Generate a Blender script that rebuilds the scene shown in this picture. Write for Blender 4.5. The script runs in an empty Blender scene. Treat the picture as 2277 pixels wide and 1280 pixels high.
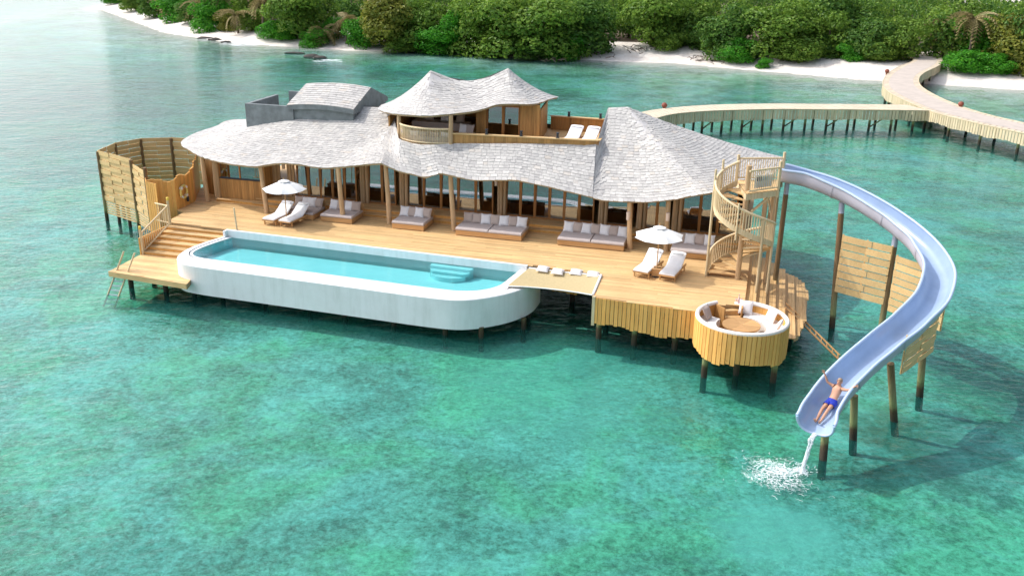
import bpy, bmesh, math, random
from mathutils import Vector, Matrix, noise
from math import sin, cos, pi, radians, sqrt, atan2, hypot

# ------------------------------------------------------------------ scene, camera, light
SC = bpy.context.scene
COL = SC.collection
random.seed(11)
R = random.uniform

CAM_H, CAM_PITCH, CAM_ROLL, CAM_F = 16.2, 20.5, 1.0, 2086.0   # metres, degrees, degrees, pixels at 2277 wide
cam_data = bpy.data.cameras.new("camera")
cam = bpy.data.objects.new("camera", cam_data)
COL.objects.link(cam)
cam_data.sensor_width = 36.0
cam_data.lens = 36.0 * CAM_F / 2277.0
cam_data.clip_start = 0.5
cam_data.clip_end = 6000.0
cam.location = (0, 0, CAM_H)
cam.rotation_euler = (Matrix.Rotation(radians(90 - CAM_PITCH), 3, 'X') @ Matrix.Rotation(radians(CAM_ROLL), 3, 'Z')).to_euler()
SC.camera = cam

SUN_DIR = Vector((-0.83, 0.26, 1.0)).normalized()             # towards the sun
SUN_EL = math.asin(SUN_DIR.z)
HAZE_A, HAZE_B, HAZE_C = 6.0, 48.0, 3.6                      # aureole, sunward horizon, horizon all round
SUN_AZ = atan2(SUN_DIR.x, SUN_DIR.y)                          # from +Y, clockwise positive
world = bpy.data.worlds.new("World")
SC.world = world
world.use_nodes = True
wn = world.node_tree.nodes
wn.clear()
w_out = wn.new("ShaderNodeOutputWorld")
w_bg = wn.new("ShaderNodeBackground")
w_sky = wn.new("ShaderNodeTexSky")
w_sky.sky_type = 'NISHITA'
w_sky.sun_disc = False
w_sky.sun_elevation = SUN_EL
w_sky.sun_rotation = SUN_AZ
w_sky.altitude = 0
w_sky.air_density = 1.0
w_sky.dust_density = 2.2
w_sky.ozone_density = 1.0
w_bg.inputs["Strength"].default_value = 0.13
# hazy air: a pale aureole spreading round the sun and a milky band low over the sea
def w_math(op, a, b=0.0):
    m = wn.new("ShaderNodeMath")
    m.operation = op
    for i, x in ((0, a), (1, b)):
        if hasattr(x, "is_linked"):
            world.node_tree.links.new(x, m.inputs[i])
        else:
            m.inputs[i].default_value = x
    return m.outputs[0]
w_tc = wn.new("ShaderNodeTexCoord")
w_dot = wn.new("ShaderNodeVectorMath")
w_dot.operation = 'DOT_PRODUCT'
w_dot.inputs[1].default_value = SUN_DIR
world.node_tree.links.new(w_tc.outputs["Generated"], w_dot.inputs[0])
w_cos = w_math('MAXIMUM', w_dot.outputs["Value"], 0.0)
w_aur = w_math('MULTIPLY', w_math('POWER', w_cos, 4.0), HAZE_A)
w_sep = wn.new("ShaderNodeSeparateXYZ")
world.node_tree.links.new(w_tc.outputs["Generated"], w_sep.inputs[0])
w_low = w_math('EXPONENT', w_math('MULTIPLY', w_math('MAXIMUM', w_sep.outputs[2], 0.0), -2.0))
w_band = w_math('MULTIPLY', w_low, w_math('ADD', w_math('MULTIPLY', w_math('POWER', w_cos, 3.0), HAZE_B), HAZE_C))
w_sum = w_math('ADD', w_aur, w_band)
w_add = wn.new("ShaderNodeMix")
w_add.data_type = 'RGBA'
w_add.blend_type = 'ADD'
w_add.inputs[0].default_value = 1.0
w_hz = wn.new("ShaderNodeMix")
w_hz.data_type = 'RGBA'
w_hz.blend_type = 'MULTIPLY'
w_hz.inputs[0].default_value = 1.0
w_hz.inputs[7].default_value = (0.96, 0.96, 1.0, 1.0)
world.node_tree.links.new(w_sum, w_hz.inputs[6])
world.node_tree.links.new(w_sky.outputs[0], w_add.inputs[6])
world.node_tree.links.new(w_hz.outputs[2], w_add.inputs[7])
world.node_tree.links.new(w_add.outputs[2], w_bg.inputs["Color"])
world.node_tree.links.new(w_bg.outputs[0], w_out.inputs["Surface"])

sun_data = bpy.data.lights.new("sun", 'SUN')
sun_data.energy = 2.8
sun_data.angle = radians(0.5)
sun_data.color = (1.0, 0.96, 0.89)
sun = bpy.data.objects.new("sun", sun_data)
COL.objects.link(sun)
sun.rotation_euler = (-SUN_DIR).to_track_quat('-Z', 'Y').to_euler()
sun.location = (-60, 60, 90)

SC.view_settings.view_transform = 'Standard'
SC.view_settings.look = 'None'
SC.view_settings.exposure = 0.03
SC.view_settings.gamma = 1.0
SC.view_settings.use_curve_mapping = False
SC.render.engine = 'CYCLES'
SC.cycles.use_denoising = True
SC.cycles.max_bounces = 8
SC.cycles.transparent_max_bounces = 12
SC.cycles.caustics_reflective = False
SC.cycles.caustics_refractive = False

# ------------------------------------------------------------------ frames and helpers
FA = radians(15)                      # the villa's own axes: u along its front, v towards its back
FU, FV = Vector((cos(FA), -sin(FA), 0)), Vector((sin(FA), cos(FA), 0))

def W(u, v, z=0.0):
    return FU * u + FV * v + Vector((0, 0, z))

def ray(px, py):
    u, v = px - 1138.5, 640 - py
    c, s = cos(radians(CAM_ROLL)), sin(radians(CAM_ROLL))
    u, v = (u * c - v * s) / CAM_F, (u * s + v * c) / CAM_F
    t = radians(CAM_PITCH)
    return Vector((u, cos(t) + v * sin(t), -sin(t) + v * cos(t)))

def P(px, py, z):
    """world point of a surveyed picture point lying on the level plane z"""
    d = ray(px, py)
    return Vector((0, 0, CAM_H)) + d * ((z - CAM_H) / d.z)

def UV(px, py, z):
    p = P(px, py, z)
    return Vector((p.dot(FU), p.dot(FV), z))

def PV(px, py, v):
    """villa-frame point of a surveyed picture point lying on the vertical plane v"""
    d = ray(px, py)
    t = v / d.dot(FV)
    p = Vector((0, 0, CAM_H)) + d * t
    return Vector((p.dot(FU), v, p.z))

class MB:
    def __init__(self):
        self.v, self.f = [], []
    def add(self, vs, fs):
        b = len(self.v)
        self.v.extend(tuple(p) for p in vs)
        self.f.extend(tuple(b + i for i in f) for f in fs)
        return self
    def box(self, c, s, rz=0.0, M=None):
        x, y, z = s[0] / 2, s[1] / 2, s[2] / 2
        vs = [Vector((sx * x, sy * y, sz * z)) for sz in (-1, 1) for sx, sy in ((-1, -1), (1, -1), (1, 1), (-1, 1))]
        if M is None:
            M = Matrix.Rotation(rz, 3, 'Z')
        vs = [M @ p + Vector(c) for p in vs]
        return self.add(vs, [(3, 2, 1, 0), (4, 5, 6, 7), (0, 1, 5, 4), (1, 2, 6, 5), (2, 3, 7, 6), (3, 0, 4, 7)])
    def bar(self, p, q, w, h, up=(0, 0, 1)):
        p, q = Vector(p), Vector(q)
        t = (q - p).normalized()
        up = Vector(up)
        s = t.cross(up)
        if s.length < 1e-4:
            s = t.cross(Vector((0, 1, 0)))
        s.normalize()
        n = s.cross(t)
        vs = [a + s * sx * w / 2 + n * sy * h / 2 for a in (p, q) for sx, sy in ((-1, -1), (1, -1), (1, 1), (-1, 1))]
        return self.add(vs, [(3, 2, 1, 0), (4, 5, 6, 7), (0, 1, 5, 4), (1, 2, 6, 5), (2, 3, 7, 6), (3, 0, 4, 7)])
    def tube(self, pts, r, n=8, caps=True, closed=False):
        pts = [Vector(p) for p in pts]
        m = len(pts)
        rr = r if isinstance(r, (list, tuple)) else [r] * m
        rings = []
        prev = None
        for i, p in enumerate(pts):
            if closed:
                t = pts[(i + 1) % m] - pts[i - 1]
            else:
                t = pts[min(i + 1, m - 1)] - pts[max(i - 1, 0)]
            t.normalize()
            if prev is None:
                a = Vector((0, 0, 1)) if abs(t.z) < 0.9 else Vector((1, 0, 0))
                s = t.cross(a).normalized()
            else:
                s = (prev - t * prev.dot(t)).normalized()
            prev = s
            b = t.cross(s)
            rings.append([p + (s * cos(2 * pi * k / n) + b * sin(2 * pi * k / n)) * rr[i] for k in range(n)])
        vs = [q for ring in rings for q in ring]
        fs = []
        for i in range(m if closed else m - 1):
            j = (i + 1) % m
            for k in range(n):
                l = (k + 1) % n
                fs.append((i * n + k, i * n + l, j * n + l, j * n + k))
        if caps and not closed:
            fs.append(tuple(reversed(range(n))))
            fs.append(tuple((m - 1) * n + k for k in range(n)))
        return self.add(vs, fs)
    def prism(self, poly, z0, z1):
        """poly counter-clockwise; z1 may be a list"""
        n = len(poly)
        vs = [(p[0], p[1], z0) for p in poly] + [(p[0], p[1], z1) for p in poly]
        fs = [tuple(reversed(range(n))), tuple(range(n, 2 * n))]
        fs += [(i, (i + 1) % n, n + (i + 1) % n, n + i) for i in range(n)]
        return self.add(vs, fs)
    def lathe(self, prof, n=16, c=(0, 0, 0), sx=1.0, sy=1.0):
        c = Vector(c)
        m = len(prof)
        vs = [c + Vector((r * cos(2 * pi * k / n) * sx, r * sin(2 * pi * k / n) * sy, z)) for r, z in prof for k in range(n)]
        fs = [(i * n + k, i * n + (k + 1) % n, (i + 1) * n + (k + 1) % n, (i + 1) * n + k) for i in range(m - 1) for k in range(n)]
        fs.append(tuple(reversed(range(n))))
        fs.append(tuple((m - 1) * n + k for k in range(n)))
        return self.add(vs, fs)
    def rows(self, rows, closed=False):
        """a sheet through equal rows of points"""
        n = len(rows[0])
        vs = [p for r in rows for p in r]
        fs = []
        for i in range(len(rows) - 1):
            for k in range(n if closed else n - 1):
                l = (k + 1) % n
                fs.append((i * n + k, i * n + l, (i + 1) * n + l, (i + 1) * n + k))
        return self.add(vs, fs)
    def build(self, name, mat, parent=None, smooth=None, kind=None, label=None, o=None):
        if o is None:
            o = Vector(parent["_o"]) if parent is not None and "_o" in parent else Vector((0, 0, 0))
        me = bpy.data.meshes.new(name)
        me.from_pydata([(p[0] - o[0], p[1] - o[1], p[2] - o[2]) for p in self.v], [], self.f)
        if smooth is not None:
            me.polygons.foreach_set("use_smooth", [True] * len(me.polygons))
            me.set_sharp_from_angle(angle=radians(smooth))
        me.update()
        me.materials.append(mat)
        ob = bpy.data.objects.new(name, me)
        COL.objects.link(ob)
        if parent is not None:
            ob.parent = parent
        if kind:
            ob["kind"] = kind
        if label:
            ob["label"] = label
        return ob

ORIGIN = {}
def thing(name, label, cat, loc=(0, 0, 0), rz=0.0, group=None):
    """an Empty at the thing's base, world place; its parts use local metres"""
    e = bpy.data.objects.new(name, None)
    COL.objects.link(e)
    e.location = loc
    e.rotation_euler = (0, 0, rz)
    e.empty_display_size = 0.3
    e["label"], e["category"] = label, cat
    if group:
        e["group"] = group
    return e

def vthing(name, label, cat, o, group=None):
    """a thing whose parts are given in villa-frame metres; o is its base in that frame"""
    e = thing(name, label, cat, W(*o), -FA, group)
    e["_o"] = tuple(o)
    return e

def wthing(name, label, cat, o, group=None):
    """a thing whose parts are given in world metres"""
    e = thing(name, label, cat, o, 0.0, group)
    e["_o"] = tuple(o)
    return e

def kids(o):
    return [c for c in bpy.data.objects if c.parent == o]

KIDS = {}
def dup(root, loc, rz, label, group=None, deep=True):
    """copy of a thing with copies of its parts and their sub-parts, sharing mesh data"""
    r = root.copy()
    COL.objects.link(r)
    r.location = loc
    r.rotation_euler = (0, 0, rz)
    r["label"] = label
    if group:
        r["group"] = group
    if root.name not in KIDS:
        KIDS[root.name] = [(c, kids(c)) for c in kids(root)]
    for c, gs in KIDS[root.name]:
        k = c.copy()
        COL.objects.link(k)
        k.parent = r
        for g in gs:
            h = g.copy()
            COL.objects.link(h)
            h.parent = k
    return r

def inst(ob, name, parent, loc=(0, 0, 0), rot=(0, 0, 0), scale=None):
    k = ob.copy()
    COL.objects.link(k)
    k.name = name
    k.parent = parent
    k.location = loc
    k.rotation_euler = rot
    if scale:
        k.scale = scale
    return k

def lerp(a, b, t):
    return a + (b - a) * t

def catmull(pts, n):
    pts = [Vector(p) for p in pts]
    q = [pts[0] * 2 - pts[1]] + pts + [pts[-1] * 2 - pts[-2]]
    out = []
    for i in range(1, len(q) - 2):
        a, b, c, d = q[i - 1], q[i], q[i + 1], q[i + 2]
        for k in range(n):
            t = k / n
            out.append(0.5 * ((2 * b) + (c - a) * t + (2 * a - 5 * b + 4 * c - d) * t * t + (3 * b - a - 3 * c + d) * t ** 3))
    out.append(pts[-1])
    return out

def arc(cx, cy, r, a0, a1, n):
    return [(cx + r * cos(radians(lerp(a0, a1, i / n))), cy + r * sin(radians(lerp(a0, a1, i / n)))) for i in range(n + 1)]

def scan(poly, y):
    """spans of a polygon on the line y"""
    xs = []
    n = len(poly)
    for i in range(n):
        (x0, y0), (x1, y1) = poly[i][:2], poly[(i + 1) % n][:2]
        if (y0 <= y) != (y1 <= y):
            xs.append(x0 + (y - y0) * (x1 - x0) / (y1 - y0))
    xs.sort()
    return list(zip(xs[::2], xs[1::2]))

def boards_fill(mb, poly, z, w=0.145, th=0.028, gap=0.008, lmin=2.6, lmax=4.2, swap=False):
    """boards laid along x (or y) over a polygon, real gaps between them"""
    if swap:
        poly = [(p[1], p[0]) for p in poly]
    y0, y1 = min(p[1] for p in poly), max(p[1] for p in poly)
    y = y0 + 0.002
    while y < y1 - 0.02:
        for a, b in scan(poly, y + w / 2):
            x = a
            first = True
            while x < b - 0.02:
                L = R(lmin, lmax) * (R(0.3, 1) if first else 1)
                first = False
                e = min(b, x + L)
                if b - e < 0.5:
                    e = b
                dz = R(-0.0025, 0.0025)
                if swap:
                    mb.box((y + w / 2, (x + e) / 2, z - th / 2 + dz), (w - gap, e - x - 0.006, th))
                else:
                    mb.box(((x + e) / 2, y + w / 2, z - th / 2 + dz), (e - x - 0.006, w - gap, th))
                x = e
        y += w
    return mb

# ------------------------------------------------------------------ materials
def new_mat(name):
    m = bpy.data.materials.new(name)
    m.use_nodes = True
    nt = m.node_tree
    nt.nodes.clear()
    out = nt.nodes.new("ShaderNodeOutputMaterial")
    return m, nt, out

def nd(nt, typ, **kw):
    n = nt.nodes.new("ShaderNode" + typ)
    for k, v in kw.items():
        if k in n.inputs:
            n.inputs[k].default_value = v
        else:
            setattr(n, k, v)
    return n

def link(nt, a, b):
    nt.links.new(a, b)

def c4(c):
    return (c[0], c[1], c[2], 1.0)

def noise_tex(nt, scale, detail=4, rough=0.6, vec=None, dist=0.0):
    n = nt.nodes.new("ShaderNodeTexNoise")
    n.inputs["Scale"].default_value = scale
    n.inputs["Detail"].default_value = detail
    n.inputs["Roughness"].default_value = rough
    n.inputs["Distortion"].default_value = dist
    if vec is not None:
        nt.links.new(vec, n.inputs["Vector"])
    return n

def ramp(nt, fac, stops):
    r = nt.nodes.new("ShaderNodeValToRGB")
    cr = r.color_ramp
    while len(cr.elements) < len(stops):
        cr.elements.new(0.5)
    for e, (p, c) in zip(cr.elements, stops):
        e.position = p
        e.color = c4(c) if len(c) == 3 else c
    nt.links.new(fac, r.inputs[0])
    return r

def mixc(nt, fac, a, b, mode='MIX'):
    m = nt.nodes.new("ShaderNodeMix")
    m.data_type = 'RGBA'
    m.blend_type = mode
    for s, x in ((0, fac), (6, a), (7, b)):
        if hasattr(x, "is_linked"):
            nt.links.new(x, m.inputs[s])
        elif s == 0:
            m.inputs[0].default_value = x
        else:
            m.inputs[s].default_value = c4(x)
    return m.outputs[2]

def math_n(nt, op, a, b=0.5, clamp=False):
    m = nt.nodes.new("ShaderNodeMath")
    m.operation = op
    m.use_clamp = clamp
    for i, x in ((0, a), (1, b)):
        if hasattr(x, "is_linked"):
            nt.links.new(x, m.inputs[i])
        else:
            m.inputs[i].default_value = x
    return m.outputs[0]

def coords(nt, scale=(1, 1, 1), rot=(0, 0, 0), world_space=False):
    mp = nt.nodes.new("ShaderNodeMapping")
    mp.inputs["Scale"].default_value = scale
    mp.inputs["Rotation"].default_value = rot
    if world_space:
        g = nt.nodes.new("ShaderNodeNewGeometry")
        nt.links.new(g.outputs["Position"], mp.inputs["Vector"])
    else:
        t = nt.nodes.new("ShaderNodeTexCoord")
        nt.links.new(t.outputs["Object"], mp.inputs["Vector"])
    return mp.outputs[0]

def piece_random(nt):
    """a number per board: per loose piece in joined meshes, per object elsewhere"""
    g = nt.nodes.new("ShaderNodeNewGeometry")
    o = nt.nodes.new("ShaderNodeObjectInfo")
    s = math_n(nt, 'ADD', g.outputs["Random Per Island"], o.outputs["Random"])
    return math_n(nt, 'FRACT', s)

def bsdf(nt, out, color, rough=0.6, normal=None, spec=0.4, **kw):
    b = nt.nodes.new("ShaderNodeBsdfPrincipled")
    if hasattr(color, "is_linked"):
        nt.links.new(color, b.inputs["Base Color"])
    else:
        b.inputs["Base Color"].default_value = c4(color)
    if hasattr(rough, "is_linked"):
        nt.links.new(rough, b.inputs["Roughness"])
    else:
        b.inputs["Roughness"].default_value = rough
    b.inputs["Specular IOR Level"].default_value = spec
    if normal is not None:
        nt.links.new(normal, b.inputs["Normal"])
    for k, v in kw.items():
        b.inputs[k].default_value = v
    nt.links.new(b.outputs[0], out.inputs[0])
    return b

def bump(nt, h, strength=0.3, dist=0.02):
    b = nt.nodes.new("ShaderNodeBump")
    b.inputs["Strength"].default_value = strength
    b.inputs["Distance"].default_value = dist
    nt.links.new(h, b.inputs["Height"])
    return b.outputs[0]

def wood(name, dark, mid, light, axis='X', rough=0.65, knots=0.0, even=0.0):
    m, nt, out = new_mat(name)
    k = 0.35
    sc = {'X': (k, 9, 9), 'Y': (9, k, 9), 'Z': (9, 9, k)}[axis]
    v = coords(nt, sc)
    pr = piece_random(nt)
    off = nt.nodes.new("ShaderNodeVectorMath")
    off.operation = 'ADD'
    sc2 = math_n(nt, 'MULTIPLY', pr, 37.0)
    cmb = nt.nodes.new("ShaderNodeCombineXYZ")
    for i in range(3):
        nt.links.new(sc2, cmb.inputs[i])
    nt.links.new(v, off.inputs[0])
    nt.links.new(cmb.outputs[0], off.inputs[1])
    n = noise_tex(nt, 2.2, 6, 0.65, off.outputs[0], 0.4)
    grain = ramp(nt, n.outputs[0], [(0.28, dark), (0.5, mid), (0.75, light)])
    tone = ramp(nt, pr, [(0.0, (0.80, 0.79, 0.76)), (0.3, (0.95, 0.95, 0.93)), (0.7, (1.04, 1.02, 1.0)), (1.0, (1.15, 1.12, 1.06))])
    col = mixc(nt, 1.0 - even, grain.outputs[0], tone.outputs[0], 'MULTIPLY')
    big = noise_tex(nt, 0.55, 3, 0.6, coords(nt, (1, 1, 1)))
    st = ramp(nt, big.outputs[0], [(0.3, (0.86, 0.84, 0.82)), (0.6, (1.05, 1.05, 1.05))])
    col = mixc(nt, 0.7, col, st.outputs[0], 'MULTIPLY')
    if knots:
        kn = noise_tex(nt, 5.0, 2, 0.5, coords(nt, (1.2, 1.2, 1.2)))
        kr = ramp(nt, kn.outputs[0], [(0.70, (1, 1, 1)), (0.76, (0.55, 0.45, 0.35))])
        col = mixc(nt, knots, col, kr.outputs[0], 'MULTIPLY')
    bsdf(nt, out, col, rough, bump(nt, n.outputs[0], 0.25, 0.01), 0.3)
    return m

def plain(name, color, rough=0.6, var=0.08, scale=3.0, spec=0.4, bumps=0.0, bscale=60.0, **kw):
    m, nt, out = new_mat(name)
    n = noise_tex(nt, scale, 5, 0.6, coords(nt))
    lo = tuple(max(0, c * (1 - var)) for c in color)
    hi = tuple(min(1, c * (1 + var)) for c in color)
    r = ramp(nt, n.outputs[0], [(0.3, lo), (0.7, hi)])
    nm = None
    if bumps:
        nm = bump(nt, noise_tex(nt, bscale, 3, 0.6, coords(nt)).outputs[0], bumps, 0.01)
    bsdf(nt, out, r.outputs[0], rough, nm, spec, **kw)
    return m

def fabric(name, color, var=0.05):
    m, nt, out = new_mat(name)
    n = noise_tex(nt, 4.0, 4, 0.6, coords(nt))
    lo = tuple(c * (1 - var) for c in color)
    hi = tuple(min(0.95, c * (1 + var)) for c in color)
    r = ramp(nt, n.outputs[0], [(0.3, lo), (0.7, hi)])
    w = noise_tex(nt, 9.0, 3, 0.5, coords(nt))
    bsdf(nt, out, r.outputs[0], 0.9, bump(nt, w.outputs[0], 0.35, 0.03), 0.15)
    return m

MAT = {}
MAT['deck'] = wood("deck_board_wood", (0.54, 0.34, 0.145), (0.68, 0.455, 0.22), (0.75, 0.54, 0.285), 'X', 0.6, 0.35)
MAT['deck_y'] = wood("deck_step_wood", (0.50, 0.30, 0.12), (0.65, 0.42, 0.19), (0.74, 0.52, 0.26), 'Y', 0.6, 0.35)
MAT['board'] = wood("skirt_board_wood", (0.66, 0.31, 0.075), (0.82, 0.43, 0.12), (0.86, 0.52, 0.18), 'Z', 0.65, 0.5)
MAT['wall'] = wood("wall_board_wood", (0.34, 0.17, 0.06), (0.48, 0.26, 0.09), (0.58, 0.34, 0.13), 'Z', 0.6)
MAT['log'] = wood("log_wood", (0.40, 0.26, 0.14), (0.54, 0.37, 0.21), (0.64, 0.47, 0.30), 'Z', 0.65, 0.4)
MAT['frame'] = wood("door_frame_wood", (0.26, 0.11, 0.035), (0.40, 0.18, 0.055), (0.50, 0.25, 0.09), 'Z', 0.5)
MAT['rail'] = wood("peeled_pole_wood", (0.56, 0.43, 0.24), (0.70, 0.56, 0.35), (0.78, 0.65, 0.45), 'Z', 0.65)
MAT['screen'] = wood("screen_board_wood", (0.60, 0.38, 0.17), (0.74, 0.50, 0.235), (0.80, 0.57, 0.29), 'X', 0.7, 0.3, 0.45)
MAT['jetty'] = wood("jetty_board_wood", (0.50, 0.39, 0.24), (0.62, 0.51, 0.34), (0.70, 0.60, 0.43), 'Z', 0.7)
MAT['jetty_top'] = plain("jetty_walkway_wood", (0.60, 0.50, 0.37), 0.8, 0.14, 1.2)
MAT['jetty_mid'] = plain("jetty_worn_strip", (0.50, 0.43, 0.37), 0.8, 0.10, 1.0)
MAT['teak'] = wood("teak", (0.38, 0.20, 0.08), (0.55, 0.32, 0.14), (0.66, 0.42, 0.20), 'X', 0.5)
def render_mat():
    m, nt, out = new_mat("white_render")
    st = noise_tex(nt, 1.6, 5, 0.65, coords(nt, (1.6, 1.6, 0.22)))
    bl = noise_tex(nt, 0.9, 4, 0.6, coords(nt))
    a = ramp(nt, st.outputs[0], [(0.32, (0.74, 0.745, 0.73)), (0.52, (0.82, 0.82, 0.815)), (0.8, (0.85, 0.85, 0.845))])
    b = ramp(nt, bl.outputs[0], [(0.3, (0.93, 0.93, 0.92)), (0.6, (1, 1, 1))])
    bsdf(nt, out, mixc(nt, 1.0, a.outputs[0], b.outputs[0], 'MULTIPLY'), 0.55, bump(nt, noise_tex(nt, 40, 3, 0.6, coords(nt)).outputs[0], 0.15, 0.01), 0.4)
    return m
MAT['white'] = render_mat()
MAT['tile'] = plain("pool_lining", (0.52, 0.84, 0.87), 0.4, 0.03, 2.0)
MAT['tile_shaded'] = plain("shaded_pool_lining", (0.12, 0.66, 0.72), 0.35, 0.10, 14.0)  # deeper than the floor lining: shade and water depth put into the colour
MAT['canvas'] = fabric("white_canvas", (0.82, 0.82, 0.80))
MAT['towel'] = fabric("white_towelling", (0.82, 0.82, 0.83))
MAT['seat'] = fabric("mauve_grey_fabric", (0.52, 0.45, 0.42))
MAT['cush_w'] = fabric("white_cushion_fabric", (0.74, 0.71, 0.70))
MAT['cush_t'] = fabric("taupe_cushion_fabric", (0.46, 0.37, 0.32))
MAT['cream'] = fabric("cream_cushion_fabric", (0.80, 0.74, 0.68))
MAT['slide'] = plain("slide_fibreglass", (0.34, 0.44, 0.60), 0.18, 0.10, 0.9, 0.6)
MAT['shell'] = plain("slide_outer_shell", (0.46, 0.44, 0.50), 0.45, 0.08, 1.2)
MAT['slide_rim'] = plain("slide_rim_fibreglass", (0.44, 0.54, 0.70), 0.25, 0.03, 0.7, 0.55)
MAT['sleeve'] = plain("post_sleeve_metal", (0.40, 0.41, 0.50), 0.45, 0.06, 2.0)
MAT['dark'] = plain("dark_metal", (0.035, 0.037, 0.045), 0.45, 0.2, 3.0)
MAT['rope'] = plain("white_rope", (0.78, 0.76, 0.74), 0.8, 0.06, 9.0)
MAT['net'] = plain("sand_coloured_net", (0.50, 0.40, 0.22), 0.85, 0.10, 14.0, 0.2, 0.6, 45)
MAT['concrete'] = plain("grey_slate_cladding", (0.20, 0.22, 0.22), 0.8, 0.25, 2.2, 0.3, 0.4, 12)
MAT['lampshade'] = plain("parchment_shade", (0.68, 0.55, 0.46), 0.7, 0.05, 4.0)
MAT['ring'] = plain("yellow_life_ring", (0.72, 0.55, 0.16), 0.5, 0.08, 3.0)
MAT['yellow'] = plain("yellow_post_cap", (0.78, 0.55, 0.08), 0.6, 0.08, 5.0)
MAT['red_globe'] = plain("rusty_red_globe", (0.26, 0.075, 0.045), 0.6, 0.25, 6.0)
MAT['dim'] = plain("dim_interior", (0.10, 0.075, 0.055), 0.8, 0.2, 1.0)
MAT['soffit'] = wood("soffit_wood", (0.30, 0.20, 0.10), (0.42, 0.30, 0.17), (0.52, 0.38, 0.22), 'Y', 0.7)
MAT['curtain'] = fabric("pale_curtain", (0.55, 0.50, 0.42))

def pile_mat():
    m, nt, out = new_mat("weathered_pile")
    g = nt.nodes.new("ShaderNodeNewGeometry")
    s = nt.nodes.new("ShaderNodeSeparateXYZ")
    nt.links.new(g.outputs["Position"], s.inputs[0])
    n = noise_tex(nt, 3.0, 4, 0.6, coords(nt, world_space=True))
    z = math_n(nt, 'ADD', s.outputs[2], math_n(nt, 'MULTIPLY', math_n(nt, 'SUBTRACT', n.outputs[0], 0.5), 0.5))
    zz = math_n(nt, 'MULTIPLY_ADD', z, 0.2, True)
    zz.node.inputs[2].default_value = 0.2
    r = ramp(nt, zz, [(0.0, (0.06, 0.07, 0.05)), (0.22, (0.035, 0.026, 0.016)), (0.285, (0.07, 0.045, 0.02)), (0.335, (0.25, 0.27, 0.11)), (0.43, (0.26, 0.23, 0.11)), (0.58, (0.20, 0.13, 0.06)), (1.0, (0.22, 0.13, 0.06))])
    gr = noise_tex(nt, 2.5, 4, 0.6, coords(nt, (8, 8, 0.5), world_space=True))
    tone = ramp(nt, gr.outputs[0], [(0.3, (0.7, 0.7, 0.7)), (0.7, (1.15, 1.15, 1.15))])
    bsdf(nt, out, mixc(nt, 1.0, r.outputs[0], tone.outputs[0], 'MULTIPLY'), 0.7, bump(nt, gr.outputs[0], 0.4, 0.02))
    return m
MAT['pile'] = pile_mat()

def slate_mat():
    m, nt, out = new_mat("pale_slate")
    pr = piece_random(nt)
    n = noise_tex(nt, 7.0, 5, 0.65, coords(nt))
    c = ramp(nt, pr, [(0.0, (0.44, 0.42, 0.40)), (0.12, (0.49, 0.47, 0.445)), (0.35, (0.515, 0.495, 0.465)), (0.6, (0.55, 0.53, 0.495)), (0.9, (0.60, 0.575, 0.54)), (0.98, (0.56, 0.51, 0.45))])
    t = ramp(nt, n.outputs[0], [(0.25, (0.72, 0.72, 0.73)), (0.55, (1.0, 1.0, 1.0)), (0.8, (1.12, 1.11, 1.1))])
    col = mixc(nt, 1.0, c.outputs[0], t.outputs[0], 'MULTIPLY')
    big = noise_tex(nt, 0.35, 3, 0.6, coords(nt))
    st = ramp(nt, big.outputs[0], [(0.3, (0.88, 0.88, 0.89)), (0.65, (1.04, 1.03, 1.02))])
    col = mixc(nt, 0.8, col, st.outputs[0], 'MULTIPLY')
    bsdf(nt, out, col, 0.75, bump(nt, n.outputs[0], 0.4, 0.02), 0.3)
    return m
MAT['slate'] = slate_mat()
MAT['slate_base'] = plain("slate_underlay", (0.50, 0.48, 0.47), 0.85, 0.12, 6.0)

def glass_mat():
    m, nt, out = new_mat("tinted_window_glass")
    fr = nd(nt, "Fresnel", IOR=1.5)
    f = math_n(nt, 'MULTIPLY_ADD', fr.outputs[0], 1.2)
    f.node.inputs[2].default_value = 0.22
    f.node.use_clamp = True
    tr = nd(nt, "BsdfTransparent", Color=(0.42, 0.48, 0.50, 1))
    gl = nd(nt, "BsdfGlossy", Roughness=0.015, Color=(0.95, 0.97, 1.0, 1))
    mx = nt.nodes.new("ShaderNodeMixShader")
    link(nt, f, mx.inputs[0]); link(nt, tr.outputs[0], mx.inputs[1]); link(nt, gl.outputs[0], mx.inputs[2])
    link(nt, mx.outputs[0], out.inputs[0])
    return m
MAT['glass'] = glass_mat()

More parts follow.
